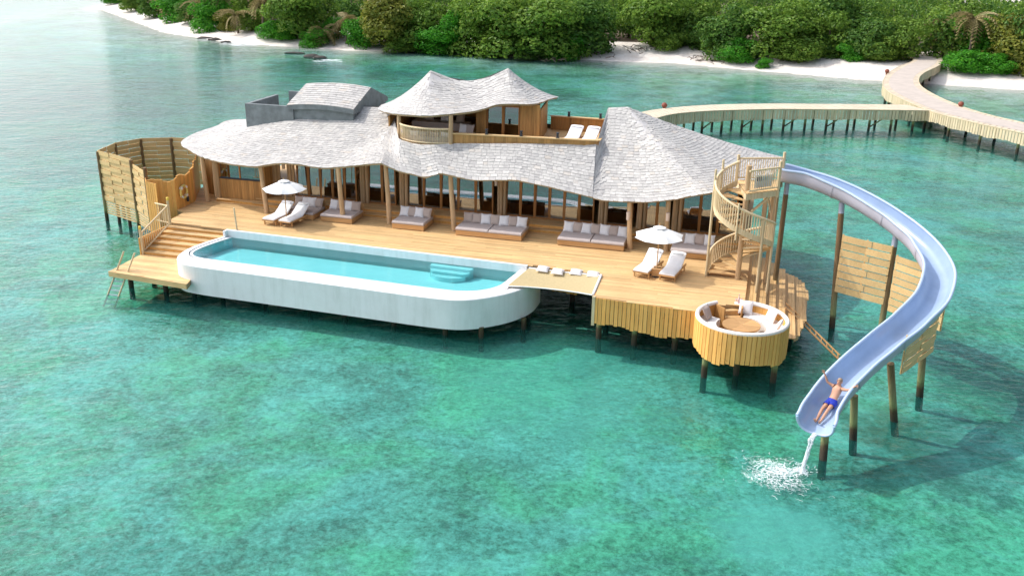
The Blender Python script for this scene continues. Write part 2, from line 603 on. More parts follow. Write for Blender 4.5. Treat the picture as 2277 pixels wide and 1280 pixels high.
def water_mat(name, attr=None, tint=(0.6, 0.9, 0.93), waves=((0.9, 0.12), (3.0, 0.05)), scatter=0.1, scol=(0.1, 0.5, 0.42), rough=0.06):
    m, nt, out = new_mat(name)
    v = coords(nt, (1.0, 1.7, 1.0), (0, 0, radians(-14)), world_space=True)
    h = None
    for s, a in waves:
        n = noise_tex(nt, s, 3, 0.55, v, 0.6)
        x = math_n(nt, 'MULTIPLY', n.outputs[0], a)
        h = x if h is None else math_n(nt, 'ADD', h, x)
    bp = nt.nodes.new("ShaderNodeBump")
    bp.inputs["Strength"].default_value = 1.0
    bp.inputs["Distance"].default_value = 1.0
    link(nt, h, bp.inputs["Height"])
    fr = nd(nt, "Fresnel", IOR=1.33)
    link(nt, bp.outputs[0], fr.inputs["Normal"])
    tr = nd(nt, "BsdfTransparent")
    if attr:
        at = nt.nodes.new("ShaderNodeAttribute")
        at.attribute_name = attr
        link(nt, at.outputs["Color"], tr.inputs["Color"])
    else:
        tr.inputs["Color"].default_value = c4(tint)
    df = nd(nt, "BsdfDiffuse", Color=c4(scol))
    m1 = nt.nodes.new("ShaderNodeMixShader")
    m1.inputs[0].default_value = scatter
    link(nt, tr.outputs[0], m1.inputs[1]); link(nt, df.outputs[0], m1.inputs[2])
    gl = nd(nt, "BsdfGlossy", Roughness=rough)
    link(nt, bp.outputs[0], gl.inputs["Normal"])
    m2 = nt.nodes.new("ShaderNodeMixShader")
    link(nt, fr.outputs[0], m2.inputs[0]); link(nt, m1.outputs[0], m2.inputs[1]); link(nt, gl.outputs[0], m2.inputs[2])
    link(nt, m2.outputs[0], out.inputs[0])
    return m
MAT['sea'] = water_mat("lagoon_water", attr="tint", waves=((0.35, 0.10), (1.3, 0.06), (4.5, 0.016)), scatter=0.08, scol=(0.08, 0.50, 0.44))
MAT['pool_water'] = water_mat("pool_water", tint=(0.66, 0.98, 0.995), waves=((1.4, 0.010), (5.0, 0.003)), scatter=0.04, scol=(0.4, 0.85, 0.88), rough=0.03)

def seabed_mat():
    m, nt, out = new_mat("sand_and_coral_bed")
    w = coords(nt, world_space=True)
    big = noise_tex(nt, 0.10, 4, 0.6, w, 0.5)
    mid = noise_tex(nt, 0.42, 7, 0.7, w, 0.3)
    fine = noise_tex(nt, 1.6, 10, 0.85, w, 0.2)
    speck = noise_tex(nt, 4.5, 6, 0.8, w, 0.3)
    a = math_n(nt, 'MULTIPLY', big.outputs[0], 0.62)
    b = math_n(nt, 'MULTIPLY', mid.outputs[0], 0.80)
    s = math_n(nt, 'ADD', a, b)
    s = math_n(nt, 'ADD', s, math_n(nt, 'MULTIPLY', fine.outputs[0], 0.75))
    s = math_n(nt, 'ADD', s, math_n(nt, 'MULTIPLY', speck.outputs[0], 1.15))  # fine flecks: coral, with water sparkle put into the bed colour
    f = math_n(nt, 'MULTIPLY', s, 0.301)
    r = ramp(nt, f, [(0.405, (0.11, 0.13, 0.09)), (0.450, (0.27, 0.29, 0.22)), (0.488, (0.48, 0.49, 0.41)), (0.522, (0.70, 0.69, 0.62)), (0.57, (0.95, 0.92, 0.86))])
    hue = noise_tex(nt, 0.16, 5, 0.65, w, 0.4)
    hr = ramp(nt, hue.outputs[0], [(0.42, (0.72, 1.0, 0.66)), (0.52, (1, 1, 1)), (0.64, (0.86, 0.95, 1.06))])
    col = mixc(nt, 0.75, r.outputs[0], hr.outputs[0], 'MULTIPLY')
    for (cx, cy), rad, tone, amt in BED_PATCHES:
        g = nt.nodes.new("ShaderNodeNewGeometry")
        vm = nt.nodes.new("ShaderNodeVectorMath")
        vm.operation = 'DISTANCE'
        vm.inputs[1].default_value = (cx, cy, -0.8)
        nt.links.new(g.outputs["Position"], vm.inputs[0])
        dd = math_n(nt, 'ADD', math_n(nt, 'DIVIDE', vm.outputs["Value"], rad), math_n(nt, 'MULTIPLY', math_n(nt, 'SUBTRACT', mid.outputs[0], 0.5), 2.4))
        mk = ramp(nt, dd, [(0.35, (amt, amt, amt)), (1.0, (0, 0, 0))])
        col = mixc(nt, mk.outputs[0], col, tone)
    bsdf(nt, out, col, 0.9, bump(nt, fine.outputs[0], 0.5, 0.15), 0.1)
    return m
_q = [P(1715, 1195, -0.8), P(2060, 1010, -0.8), P(1950, 930, -0.8), P(2200, 880, -0.8), P(640, 1150, -0.8), P(1250, 860, -0.8)]
BED_PATCHES = [((_q[0].x, _q[0].y), 2.6, (0.93, 0.92, 0.88), 0.62), ((_q[1].x, _q[1].y), 3.6, (0.10, 0.12, 0.09), 0.6), ((_q[2].x, _q[2].y), 1.8, (0.14, 0.16, 0.11), 0.55),
               ((_q[3].x, _q[3].y), 3.2, (0.10, 0.13, 0.12), 0.5), ((_q[5].x, _q[5].y), 6.0, (0.84, 0.83, 0.76), 0.45)]
for _x, _y, _r in ((860, 168, 6.0), (690, 150, 6.5), (520, 128, 7.0), (1250, 215, 4.0)):
    _p = P(_x, _y, -0.6)
    BED_PATCHES.append(((_p.x, _p.y), _r, (0.16, 0.15, 0.13), 0.6))
MAT['seabed'] = seabed_mat()

def sand_mat():
    m, nt, out = new_mat("white_coral_sand")
    w = coords(nt, world_space=True)
    n = noise_tex(nt, 0.5, 5, 0.65, w)
    f = noise_tex(nt, 4.0, 5, 0.7, w)
    r = ramp(nt, n.outputs[0], [(0.3, (0.68, 0.60, 0.53)), (0.6, (0.80, 0.74, 0.68))])
    t = ramp(nt, f.outputs[0], [(0.3, (0.9, 0.9, 0.9)), (0.6, (1.03, 1.03, 1.03))])
    bsdf(nt, out, mixc(nt, 1.0, r.outputs[0], t.outputs[0], 'MULTIPLY'), 0.95, bump(nt, f.outputs[0], 0.6, 0.1), 0.1)
    return m
MAT['sand'] = sand_mat()
MAT['litter'] = plain("forest_floor_litter", (0.13, 0.09, 0.06), 0.95, 0.35, 1.5)

def leaf_mat(name, stops, back=0.40):
    stops = [(p_, tuple(min(0.6, c_ * k_) for c_, k_ in zip(col_, (1.12, 1.10, 0.95)))) for p_, col_ in stops]
    m, nt, out = new_mat(name)
    pr = piece_random(nt)
    n = noise_tex(nt, 0.8, 3, 0.6, coords(nt, world_space=True))
    f = math_n(nt, 'ADD', math_n(nt, 'MULTIPLY', pr, 0.65), math_n(nt, 'MULTIPLY', n.outputs[0], 0.4))
    r = ramp(nt, f, stops)
    d = nd(nt, "BsdfDiffuse")
    t = nd(nt, "BsdfTranslucent")
    g = nd(nt, "BsdfGlossy", Roughness=0.45, Color=(0.8, 0.85, 0.8, 1))
    link(nt, r.outputs[0], d.inputs[0]); link(nt, r.outputs[0], t.inputs[0])
    m1 = nt.nodes.new("ShaderNodeMixShader")
    m1.inputs[0].default_value = back
    link(nt, d.outputs[0], m1.inputs[1]); link(nt, t.outputs[0], m1.inputs[2])
    m2 = nt.nodes.new("ShaderNodeMixShader")
    m2.inputs[0].default_value = 0.02
    link(nt, m1.outputs[0], m2.inputs[1]); link(nt, g.outputs[0], m2.inputs[2])
    link(nt, m2.outputs[0], out.inputs[0])
    return m
MAT['leaf_dark'] = leaf_mat("dark_green_leaves", [(0.1, (0.030, 0.085, 0.014)), (0.5, (0.070, 0.165, 0.028)), (0.85, (0.14, 0.25, 0.04)), (1.0, (0.24, 0.30, 0.06))])
MAT['leaf_mid'] = leaf_mat("mid_green_leaves", [(0.1, (0.055, 0.125, 0.018)), (0.5, (0.125, 0.235, 0.032)), (0.85, (0.21, 0.32, 0.05)), (1.0, (0.32, 0.34, 0.08))])
MAT['leaf_bright'] = leaf_mat("bright_green_leaves", [(0.1, (0.02, 0.12, 0.010)), (0.5, (0.055, 0.26, 0.016)), (0.85, (0.12, 0.36, 0.03)), (1.0, (0.25, 0.40, 0.04))])
MAT['leaf_gold'] = leaf_mat("yellowing_leaves", [(0.1, (0.07, 0.10, 0.015)), (0.5, (0.16, 0.19, 0.03)), (0.85, (0.27, 0.27, 0.05)), (1.0, (0.36, 0.25, 0.07))])
MAT['palm'] = leaf_mat("palm_fronds", [(0.1, (0.13, 0.11, 0.05)), (0.5, (0.25, 0.21, 0.10)), (0.85, (0.36, 0.29, 0.16)), (1.0, (0.44, 0.36, 0.20))], 0.25)
MAT['bark'] = plain("grey_bark", (0.17, 0.13, 0.10), 0.9, 0.3, 2.0, 0.2, 0.5, 8)
MAT['coral'] = plain("dark_coral_rock", (0.09, 0.08, 0.07), 0.9, 0.4, 3.0, 0.2, 0.6, 9)
def foam_mat():
    m, nt, out = new_mat("white_water_foam")
    n = noise_tex(nt, 5.0, 4, 0.6, coords(nt))
    d = nd(nt, "BsdfDiffuse", Color=(0.90, 0.94, 0.95, 1))
    t = nd(nt, "BsdfTransparent")
    k = ramp(nt, n.outputs[0], [(0.35, (0.25, 0.25, 0.25)), (0.65, (0.8, 0.8, 0.8))])
    x = nt.nodes.new("ShaderNodeMixShader")
    link(nt, k.outputs[0], x.inputs[0]); link(nt, t.outputs[0], x.inputs[1]); link(nt, d.outputs[0], x.inputs[2])
    link(nt, x.outputs[0], out.inputs[0])
    return m
MAT['foam'] = foam_mat()
def lace_mat():
    m, nt, out = new_mat("lacy_foam")
    v = coords(nt)
    w = noise_tex(nt, 1.6, 4, 0.6, v)
    ad = nt.nodes.new("ShaderNodeVectorMath")
    ad.operation = 'MULTIPLY_ADD'
    ad.inputs[1].default_value = (0.7, 0.7, 0.7)
    link(nt, w.outputs["Color"], ad.inputs[0]); link(nt, v, ad.inputs[2])
    vo = nt.nodes.new("ShaderNodeTexVoronoi")
    vo.feature = 'DISTANCE_TO_EDGE'
    vo.inputs["Scale"].default_value = 8.0
    link(nt, ad.outputs[0], vo.inputs["Vector"])
    ln = nt.nodes.new("ShaderNodeVectorMath")
    ln.operation = 'LENGTH'
    link(nt, v, ln.inputs[0])
    rad = math_n(nt, 'ADD', ln.outputs["Value"], math_n(nt, 'MULTIPLY', math_n(nt, 'SUBTRACT', w.outputs[0], 0.5), 1.6))
    core = ramp(nt, rad, [(0.0, (0.9, 0.9, 0.9)), (0.30, (0.42, 0.42, 0.42)), (0.75, (0.20, 0.20, 0.20)), (1.0, (0.0, 0.0, 0.0))])
    lim = math_n(nt, 'MULTIPLY', core.outputs[0], 0.36)
    al = math_n(nt, 'LESS_THAN', vo.outputs["Distance"], lim)
    br = noise_tex(nt, 9.0, 4, 0.7, v)
    al = math_n(nt, 'MULTIPLY', al, ramp(nt, br.outputs[0], [(0.36, (0, 0, 0)), (0.62, (0.8, 0.8, 0.8))]).outputs[0])
    d = nd(nt, "BsdfDiffuse", Color=(0.92, 0.95, 0.96, 1))
    t = nd(nt, "BsdfTransparent")
    x = nt.nodes.new("ShaderNodeMixShader")
    link(nt, al, x.inputs[0]); link(nt, t.outputs[0], x.inputs[1]); link(nt, d.outputs[0], x.inputs[2])
    link(nt, x.outputs[0], out.inputs[0])
    return m
MAT['lace'] = lace_mat()
MAT['skin'] = plain("skin", (0.52, 0.27, 0.17), 0.5, 0.06, 6.0, 0.4)
MAT['hair'] = plain("short_hair", (0.34, 0.23, 0.15), 0.7, 0.15, 20.0)
MAT['shorts'] = plain("blue_swim_shorts", (0.015, 0.035, 0.36), 0.7, 0.25, 12.0)
MAT['pink'] = plain("pink_drawstring", (0.65, 0.05, 0.22), 0.7, 0.05, 8.0)
MAT['eye'] = plain("dark_eye", (0.03, 0.02, 0.02), 0.3, 0.05, 5.0)
MAT['lips'] = plain("lips", (0.42, 0.14, 0.11), 0.5, 0.05, 8.0)
MAT['bottle'] = plain("dark_blue_glass", (0.03, 0.07, 0.11), 0.15, 0.2, 6.0, 0.6)
MAT['rosy'] = plain("pale_pink_glazed", (0.80, 0.55, 0.50), 0.25, 0.05, 4.0, 0.5)
MAT['sign'] = plain("white_sign_face", (0.74, 0.76, 0.82), 0.5, 0.03, 2.0)
MAT['navy'] = plain("navy_print", (0.03, 0.03, 0.14), 0.6, 0.05, 2.0)
MAT['paleblue'] = plain("pale_blue_print", (0.36, 0.52, 0.66), 0.6, 0.05, 2.0)

# ------------------------------------------------------------------ ground, lagoon
SHORE = [(-400, 900), (-130, 420), (-108, 290), (-97, 236), (-93.3, 216.7), (-59.4, 164.2), (-42.7, 149.5), (-24, 143.0), (-10, 143.6),
         (3.4, 137.2), (22.3, 134.4), (43.2, 121.6), (61.1, 114.3), (95, 100), (160, 80), (400, 20)]

def shore_y(x):
    for (x0, y0), (x1, y1) in zip(SHORE, SHORE[1:]):
        if x0 <= x <= x1:
            return lerp(y0, y1, (x - x0) / (x1 - x0))
    return 900 if x < 0 else 20

def inland(x, y):
    """roughly how many metres inland of the waterline"""
    e = 3.0
    g = (shore_y(x + e) - shore_y(x - e)) / (2 * e)
    return (y - shore_y(x)) / sqrt(1 + g * g)

BEDK = 0.30      # the bed lies at the depth it appears to lie at through the refracting surface

def ground_z(x, y):
    d = inland(x, y)
    n = noise.noise(Vector((x * 0.11, y * 0.11, 3.1))) * 0.5 + noise.noise(Vector((x * 0.35, y * 0.35, 7.7))) * 0.22
    if d > 0:
        return min(1.35, 0.16 * d) + n * 0.18 * min(1, d / 4)
    b = -d
    return BEDK * (-(2.1 * (1 - math.exp(-b / 16.0))) + n * min(1.0, b / 14.0) * 0.55)

def axis(vals):
    out = []
    for a, b, s in vals:
        x = a
        while x < b - 1e-6:
            out.append(x)
            x += s
    out.append(vals[-1][1])
    return out

gx = axis([(-1500, -400, 275), (-400, -130, 30), (-130, 110, 2.0), (110, 400, 29), (400, 1500, 275)])
gy = axis([(-60, 10, 10), (10, 240, 2.0), (240, 440, 20), (440, 1600, 290)])
land, bed = MB(), MB()
idx = {}
def vert(mb, key, x, y, z):
    k = (id(mb), key)
    if k not in idx:
        idx[k] = len(mb.v)
        mb.v.append((x, y, z))
    return idx[k]
gz = {(i, j): ground_z(x, y) for i, x in enumerate(gx) for j, y in enumerate(gy)}
for i in range(len(gx) - 1):
    for j in range(len(gy) - 1):
        q = [(i, j), (i + 1, j), (i + 1, j + 1), (i, j + 1)]
        mb = land if sum(gz[k] for k in q) / 4 > -0.10 else bed
        mb.f.append(tuple(vert(mb, k, gx[k[0]], gy[k[1]], gz[k]) for k in q))
land.build("beach", MAT['sand'], smooth=80, kind="structure")
bed.build("seabed", MAT['seabed'], smooth=80, kind="structure")

sea = MB()
sx = axis([(-2500, -400, 350), (-400, -130, 30), (-130, 110, 3.0), (110, 400, 29), (400, 2500, 350)])
sy = axis([(-60, 10, 10), (10, 240, 3.0), (240, 440, 20), (440, 3000, 320)])
sea.rows([[(x, y, 0.0) for x in sx] for y in sy])
sea_ob = sea.build("lagoon_water", MAT['sea'], kind="structure")
att = sea_ob.data.color_attributes.new("tint", 'FLOAT_COLOR', 'POINT')
K = (0.48, 0.098, 0.128)
for k, v in enumerate(sea_ob.data.vertices):
    dep = max(0.03, -ground_z(v.co.x, v.co.y) / BEDK) if -130 < v.co.x < 120 and v.co.y < 300 else 2.3
    off = max(0.0, min(1.0, (-v.co.x - 12 + (v.co.y - 70) * 0.35) / 45.0)) * max(0.0, min(1.0, (v.co.y - 35) / 40.0)) if v.co.x > -400 else 1.0
    off *= max(0.0, min(1.0, (-inland(v.co.x, v.co.y) - 12) / 30.0)) if abs(v.co.x) < 400 else 1.0
    dep += 7.0 * off
    dep = 0.55 * dep + 0.45 * (2.1 * (1 - math.exp(-max(0.0, -inland(v.co.x, v.co.y)) / 16.0)) if abs(v.co.x) < 400 else 2.3) + 3.0 * off
    att.data[k].color = (math.exp(-K[0] * dep), math.exp(-K[1] * dep), math.exp(-K[2] * dep), 1.0)

# ------------------------------------------------------------------ timber deck
D = 2.1
deck = vthing("timber_deck", "large honey coloured timber deck on piles around the white pool", "deck", (-15.0, 40.0, 0.0))
poolA = P(515, 512, D)                                     # far left corner of the pool
PA = radians(17.3)
PX, PY = Vector((cos(PA), -sin(PA), 0)), Vector((sin(PA), cos(PA), 0))
def PW(x, y, z):
    return Vector((poolA.x, poolA.y, 0)) + PX * x + PY * y + Vector((0, 0, z))
def PUV(x, y):
    p = PW(x, y, 0)
    return (p.dot(FU), p.dot(FV))

NC, NR = Vector((-0.09, 35.50)), 1.82
deck_poly = [(-29.4, 40.4), PUV(0.0, 0.06), PUV(15.55, 0.06), (-9.45, 39.55), (-6.33, 39.3), (-6.17, 36.45), (-1.86, 36.13)] + arc(NC.x, NC.y, 1.86, 159, 89, 12) + [(-0.05, 45.3),
             (-29.3, 45.3), (-31.6, 47.2), (-31.6, 44.2), (-30.6, 42.7), (-29.6, 42.2)]
slab = MB().prism(deck_poly, D - 0.26, D - 0.032)
slab.build("deck_light_block", MAT['soffit'], deck)  # solid slab added unseen under the boards to block light
bm_ = boards_fill(MB(), deck_poly, D)
bm_.build("deck_boards", MAT['deck'], deck, kind="stuff")

def board_run(parent, pts, z_top, z_bot, name="skirt_board", mat='board', w=0.175, th=0.03, wave=0.10, ph=0.0, normal=None, gap=0.022):
    """upright boards side by side along a line, lower ends cut in a wave"""
    acc = 0.0
    out = []
    for (x0, y0), (x1, y1) in zip(pts, pts[1:]):
        L = hypot(x1 - x0, y1 - y0)
        n = max(1, round(L / w))
        for i in range(n):
            t = (i + 0.5) / n
            x, y = lerp(x0, x1, t), lerp(y0, y1, t)
            s = acc + L * t
            zb = z_bot + wave * sin(s * 1.55 + ph) + R(-0.045, 0.045)
            mb = MB()
            off = R(-0.005, 0.005)
            nx, ny = (y1 - y0) / L, -(x1 - x0) / L
            mb.box((x + nx * off, y + ny * off, (z_top + zb) / 2), (L / n - gap, th, z_top - zb), atan2(y1 - y0, x1 - x0))
            out.append(mb.build(name, MAT[mat], parent))
        acc += L
    return out

board_run(deck, [(-6.18, 36.42), (-1.95, 36.12)], D - 0.02, 0.84, wave=0.09, ph=0.5)
board_run(deck, [(-6.20, 39.25), (-6.20, 36.45)], D - 0.02, 0.88, wave=0.05)
board_run(deck, [(-9.40, 39.52), (-6.24, 39.27)], D - 0.02, 1.05, wave=0.05, ph=2.0)
MB().box((-6.19, 36.44, 1.48), (0.13, 0.13, 1.3)).build("corner_post", MAT['rail'], deck)

# broad steps up to the house
stp = [(-29.2, 44.75), (-25.5, 44.55), (-0.1, 44.75)]
for k, (dv, z) in enumerate(((0.0, D + 0.15), (0.42, D + 0.30))):
    poly = [(p[0], p[1] + dv) for p in stp] + [(-0.1, 46.6), (-29.2, 46.6)]
    s = MB().prism(poly, z - 0.15, z - 0.03)
    s.build("step_riser", MAT['board'], deck)
    boards_fill(MB(), [(p[0], p[1] - 0.03) for p in poly[:3]] + poly[3:], z, 0.14).build("step_boards", MAT['deck'], deck, kind="stuff")

# water stairs at the left end and the low landing
lo_poly = [(-29.2, 35.35), (-24.75, 34.95), PUV(0.72, -4.60), PUV(0.05, -4.40), PUV(-0.64, -3.58), PUV(-0.83, -2.6), PUV(-0.80, -1.7), (-29.35, 38.4)]
MB().prism(lo_poly, 0.86, 1.07).build("landing_frame", MAT['soffit'], deck)
boards_fill(MB(), lo_poly, 1.1).build("landing_boards", MAT['deck'], deck, kind="stuff")
MB().bar((-29.22, 35.33, 0.98), (-24.77, 34.93, 0.98), 0.05, 0.26).build("landing_edge_board", MAT['deck'], deck)
for k in range(6):
    z = 1.1 + (k + 1) * (1.0 / 7)
    v = 38.0 + k * 0.40
    mb = MB()
    yy = v + 0.3 - 40.0
    ue = PUV(-0.34 - 0.22 * max(0.0, min(2.2, -yy)), yy)[0]
    mb.box(((-29.3 + ue) / 2, v + 0.22, z - 0.02), (ue + 29.3, 0.44, 0.04))
    mb.build("step", MAT['deck'], deck)
    MB().box(((-29.3 + ue) / 2, v + 0.05, z - 0.09), (ue + 29.34, 0.025, 0.10)).build("riser", MAT['board'], deck)
MB().box((-29.31, 39.2, 1.5), (0.06, 2.6, 0.9)).build("stair_stringer", MAT['board'], deck)

# side steps at the right end, down to a rounded landing
ru = -0.05
for k in range(5):
    z = D - (k + 1) * 0.17
    u0 = ru + k * 0.42
    vend = 45.2 - 0.05 * k * k
    vst = (37.42, 37.38, 37.2, 36.9, 36.5)[k]
    for b in range(3):
        mb = MB()
        mb.box((u0 + 0.07 + b * 0.148, (vst + vend) / 2, z - 0.02), (0.14, vend - vst, 0.04))
        mb.build("step_board", MAT['deck_y'], deck)
    MB().box((u0 - 0.012, (vst + vend) / 2, z + 0.06), (0.025, vend - vst, 0.20)).build("riser", MAT['board'], deck)
land_poly = [(2.03, 36.9), (2.2, 37.2), (2.5, 39.0), (2.62, 41.0), (2.66, 42.6), (2.55, 43.8), (2.2, 44.6), (1.7, 45.1), (0.2, 45.3), (-0.05, 45.2), (-0.05, 43), (2.03, 43)]
MB().prism(land_poly, 0.92, 1.085).build("side_landing_frame", MAT['soffit'], deck)
boards_fill(MB(), land_poly, 1.115, swap=True).build("side_landing_boards", MAT['deck_y'], deck, kind="stuff")
wl = MB().prism([(0.15, 37.4), (2.0, 37.4), (2.0, 44.9), (0.15, 44.9)], 0.9, 1.05)
wl.build("side_stair_frame", MAT['soffit'], deck)

def pile(parent, p, top, r=0.13, bottom=-2.3, name="pile", lean=(0, 0)):
    q = Vector(p)
    H = top - bottom
    mb = MB().tube([(q.x, q.y, bottom), (q.x + lean[0] * H * .3, q.y + lean[1] * H * .3, bottom + H * .3), (q.x + lean[0] * H, q.y + lean[1] * H, top)], [r * 1.06, r, r * 0.95], 10)
    return mb.build(name, MAT['pile'], parent, smooth=50)

for px, py in ((1327, 760), (1406, 775), (1497, 785)):
    p = UV(px, py, 0); pile(deck, (p.x, max(p.y, 36.25) + 0.42, 0), 1.9)
for u, v in ((-6.0, 38.9), (-4.5, 40.5), (-2, 40.5), (0, 40), (2.0, 39.6), (2.2, 43.5), (0.2, 44.9), (-8, 41), (-11, 41.5), (-14, 42), (-17, 42.2), (-20, 42.4), (-23, 42.6), (-26, 42.2), (-29, 42), (-29.0, 45)):
    pile(deck, (u, v, 0), 1.9 if u < -0.1 else 0.95)
for px, py in ((288, 640), (365, 650)):
    p = UV(px, py, 0); pile(deck, (p.x, p.y + 0.15, 0), 0.9)
pile(deck, (-28.8, 38.0, 0), 0.9)
for u in range(-29, 1, 4):
    for v in (48, 52):
        pile(deck, (u, v, 0), 2.1)

# ------------------------------------------------------------------ swimming pool
def outline(xl, xr, yn, yf, rl, rr, n=10):
    """counter-clockwise: near-left corner, near-right corner, far-right, far-left"""
    pts = arc(xl + rl, yn + rl, rl, 180, 270, n)
    pts += arc(xr - rr, yn + rr, rr, 270, 360, n + 4)
    pts += [(xr, yf), (xl, yf)]
    return pts
RIM_Z, WAT_Z, FAR_Z = 1.82, 1.775, 2.14
pool = thing("swimming_pool", "long white pool with rounded corners and turquoise water beside the deck", "pool", Vector((poolA.x, poolA.y, 0)), -PA)
def resample(pts, n=90):
    """even points along an open path, far left corner round the near side to the far right corner"""
    ls = [0.0]
    for a, b in zip(pts, pts[1:]):
        ls.append(ls[-1] + (b - a).length)
    out, k = [], 0
    for i in range(n):
        d = ls[-1] * i / (n - 1)
        while k < len(pts) - 2 and ls[k + 1] < d:
            k += 1
        f = (d - ls[k]) / max(1e-9, ls[k + 1] - ls[k])
        p = pts[k].lerp(pts[k + 1], f)
        out.append((p.x, p.y))
    return out
def bend(pts):
    return resample(catmull([(x, y, 0) for x, y in pts], 10))
outer = bend([(-0.30, -0.16), (-0.62, -1.2), (-0.80, -2.4), (-0.62, -3.55), (0.05, -4.38), (1.2, -4.62), (4.0, -4.63), (9.0, -4.63), (12.6, -4.63), (14.1, -4.40), (15.2, -3.55), (15.95, -2.5), (16.3, -1.4), (16.3, -0.16)])
inner = bend([(0.10, -0.16), (-0.16, -1.2), (-0.32, -2.2), (-0.22, -2.95), (0.30, -3.38), (1.4, -3.46), (4.0, -3.46), (9.0, -3.46), (12.4, -3.46), (13.8, -3.30), (14.7, -2.65), (15.12, -1.5), (15.22, -0.16)])
def ring(mb, a, b, za, zb, skip_last=True):
    n = len(a)
    mb.add([(p[0], p[1], za) for p in a] + [(p[0], p[1], zb) for p in b], [(i, i + 1, n + i + 1, n + i) for i in range(n - 1)])
def band(mb, a, z0, z1):
    n = len(a)
    mb.add([(p[0], p[1], z0) for p in a] + [(p[0], p[1], z1) for p in a], [(i, (i + 1) % n, n + (i + 1) % n, n + i) for i in range(n)])
def offset(poly, d):
    out = []
    n = len(poly)
    for i in range(n):
        a, b, c = Vector(poly[i - 1]), Vector(poly[i]), Vector(poly[(i + 1) % n])
        t = ((b - a).normalized() + (c - b).normalized()).normalized()
        out.append((b.x - t.y * d, b.y + t.x * d))
    return out
shell = MB()
band(shell, outer, 0.45, RIM_Z - 0.03)
n_ = len(outer)
shell.add([(p[0], p[1], 0.45) for p in outer], [tuple(reversed(range(n_)))])
shell.build("outer_wall", MAT['white'], pool, smooth=40)
chan = offset(inner, -0.20)
chan[0], chan[-1] = (chan[0][0], -0.16), (chan[-1][0], -0.16)
rim = MB()
o2 = [(p[0], p[1]) for p in outer]
ring(rim, outer, offset(outer, 0.03), RIM_Z - 0.03, RIM_Z)
ring(rim, offset(outer, 0.03), chan, RIM_Z, RIM_Z)
ring(rim, chan, chan, RIM_Z, RIM_Z - 0.06)
ring(rim, offset(chan, 0.06), inner, RIM_Z - 0.012, RIM_Z - 0.02)
ring(rim, inner, inner, RIM_Z - 0.02, WAT_Z - 0.06)
rim.build("rim", MAT['white'], pool, smooth=35)
ch = MB()
ring(ch, chan, offset(chan, 0.06), RIM_Z - 0.06, RIM_Z - 0.06)
ch.build("overflow_channel", MAT['concrete'], pool)
fw = MB()
fw.box((7.68, -0.075, 1.30), (15.9, 0.16, FAR_Z - 0.46))
fw.build("far_coping", MAT['white'], pool)
MB().box((-0.22, -0.20, 1.95), (0.12, 0.30, 0.36)).build("coping_end", MAT['white'], pool)
FLZ = 1.24          # the floor at its apparent depth through the water
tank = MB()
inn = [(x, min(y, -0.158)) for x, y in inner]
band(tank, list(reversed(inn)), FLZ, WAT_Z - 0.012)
tank.build("basin_wall", MAT['tile_shaded'], pool, smooth=30)
MB().add([(p[0], p[1], FLZ) for p in inn], [tuple(range(len(inn)))]).build("basin_floor", MAT['tile'], pool)
ws = MB().add([(p[0], p[1], WAT_Z) for p in inner], [tuple(range(len(inner)))])
ws.build("pool_surface", MAT['pool_water'], pool)
for k in range(3):
    y1 = -0.17 - 0.34 * (k + 1)
    pts = []
    for a in range(180, 361, 9):
        x, y = 12.0 + 1.05 * cos(radians(a)), -0.17 + 1.05 * sin(radians(a))
        pts.append((x, max(y, y1)))
    MB().prism(pts, FLZ + 0.002, WAT_Z - 0.06 - 0.13 * k).build("pool_step", MAT['tile'], pool, smooth=20)
p = P(700, 614, RIM_Z)
sk = MB().box(((p - poolA).dot(PX), (p - poolA).dot(PY), RIM_Z + 0.012), (0.7, 0.22, 0.02))
sk.build("skimmer_cover", MAT['white'], pool)
for px, py in ((1068, 752), (988, 745), (874, 725), (765, 705), (686, 690), (588, 672), (492, 660), (430, 655)):
    q = P(px, py, 0) - Vector((poolA.x, poolA.y, 0))
    x, y = q.dot(PX), q.dot(PY)
    pile(pool, (x, y + 0.1, 0), 0.5, 0.12)
for x in (2, 5, 8, 11, 14, 16):
    pile(pool, (x, -1.0, 0), 0.5, 0.12)
pile(pool, (16.2, -2.4, 0), 0.5, 0.12)

# ------------------------------------------------------------------ villa: roofs
villa = vthing("villa", "long timber villa with wavy pale slate roofs and an upper pavilion", "villa", (-15.0, 46.0, D + 0.3))

def dense(cols, step=0.35):
    """cols: list of (E, T) ; resample evenly along the eave"""
    out = []
    for (e0, t0), (e1, t1) in zip(cols, cols[1:]):
        n = max(1, int((e1 - e0).length / step))
        for k in range(n):
            out.append((e0.lerp(e1, k / n), t0.lerp(t1, k / n)))
    out.append(cols[-1])
    return out

def smooth_cols(cols, hard=()):
    """Catmull-Rom through the eave points between hard breaks"""
    segs, cur = [], [cols[0]]
    for i, c in enumerate(cols[1:], 1):
        cur.append(c)
        if i in hard:
            segs.append(cur); cur = [c]
    segs.append(cur)
    out = []
    for s in segs:
        if len(s) < 2:
            continue
        e = catmull([c[0] for c in s], 5)
        t = []
        for i in range(len(s) - 1):
            t += [s[i][1].lerp(s[i + 1][1], k / 5) for k in range(5)]
        t.append(s[-1][1])
        out += list(zip(e, t))[(1 if out else 0):]
    return out

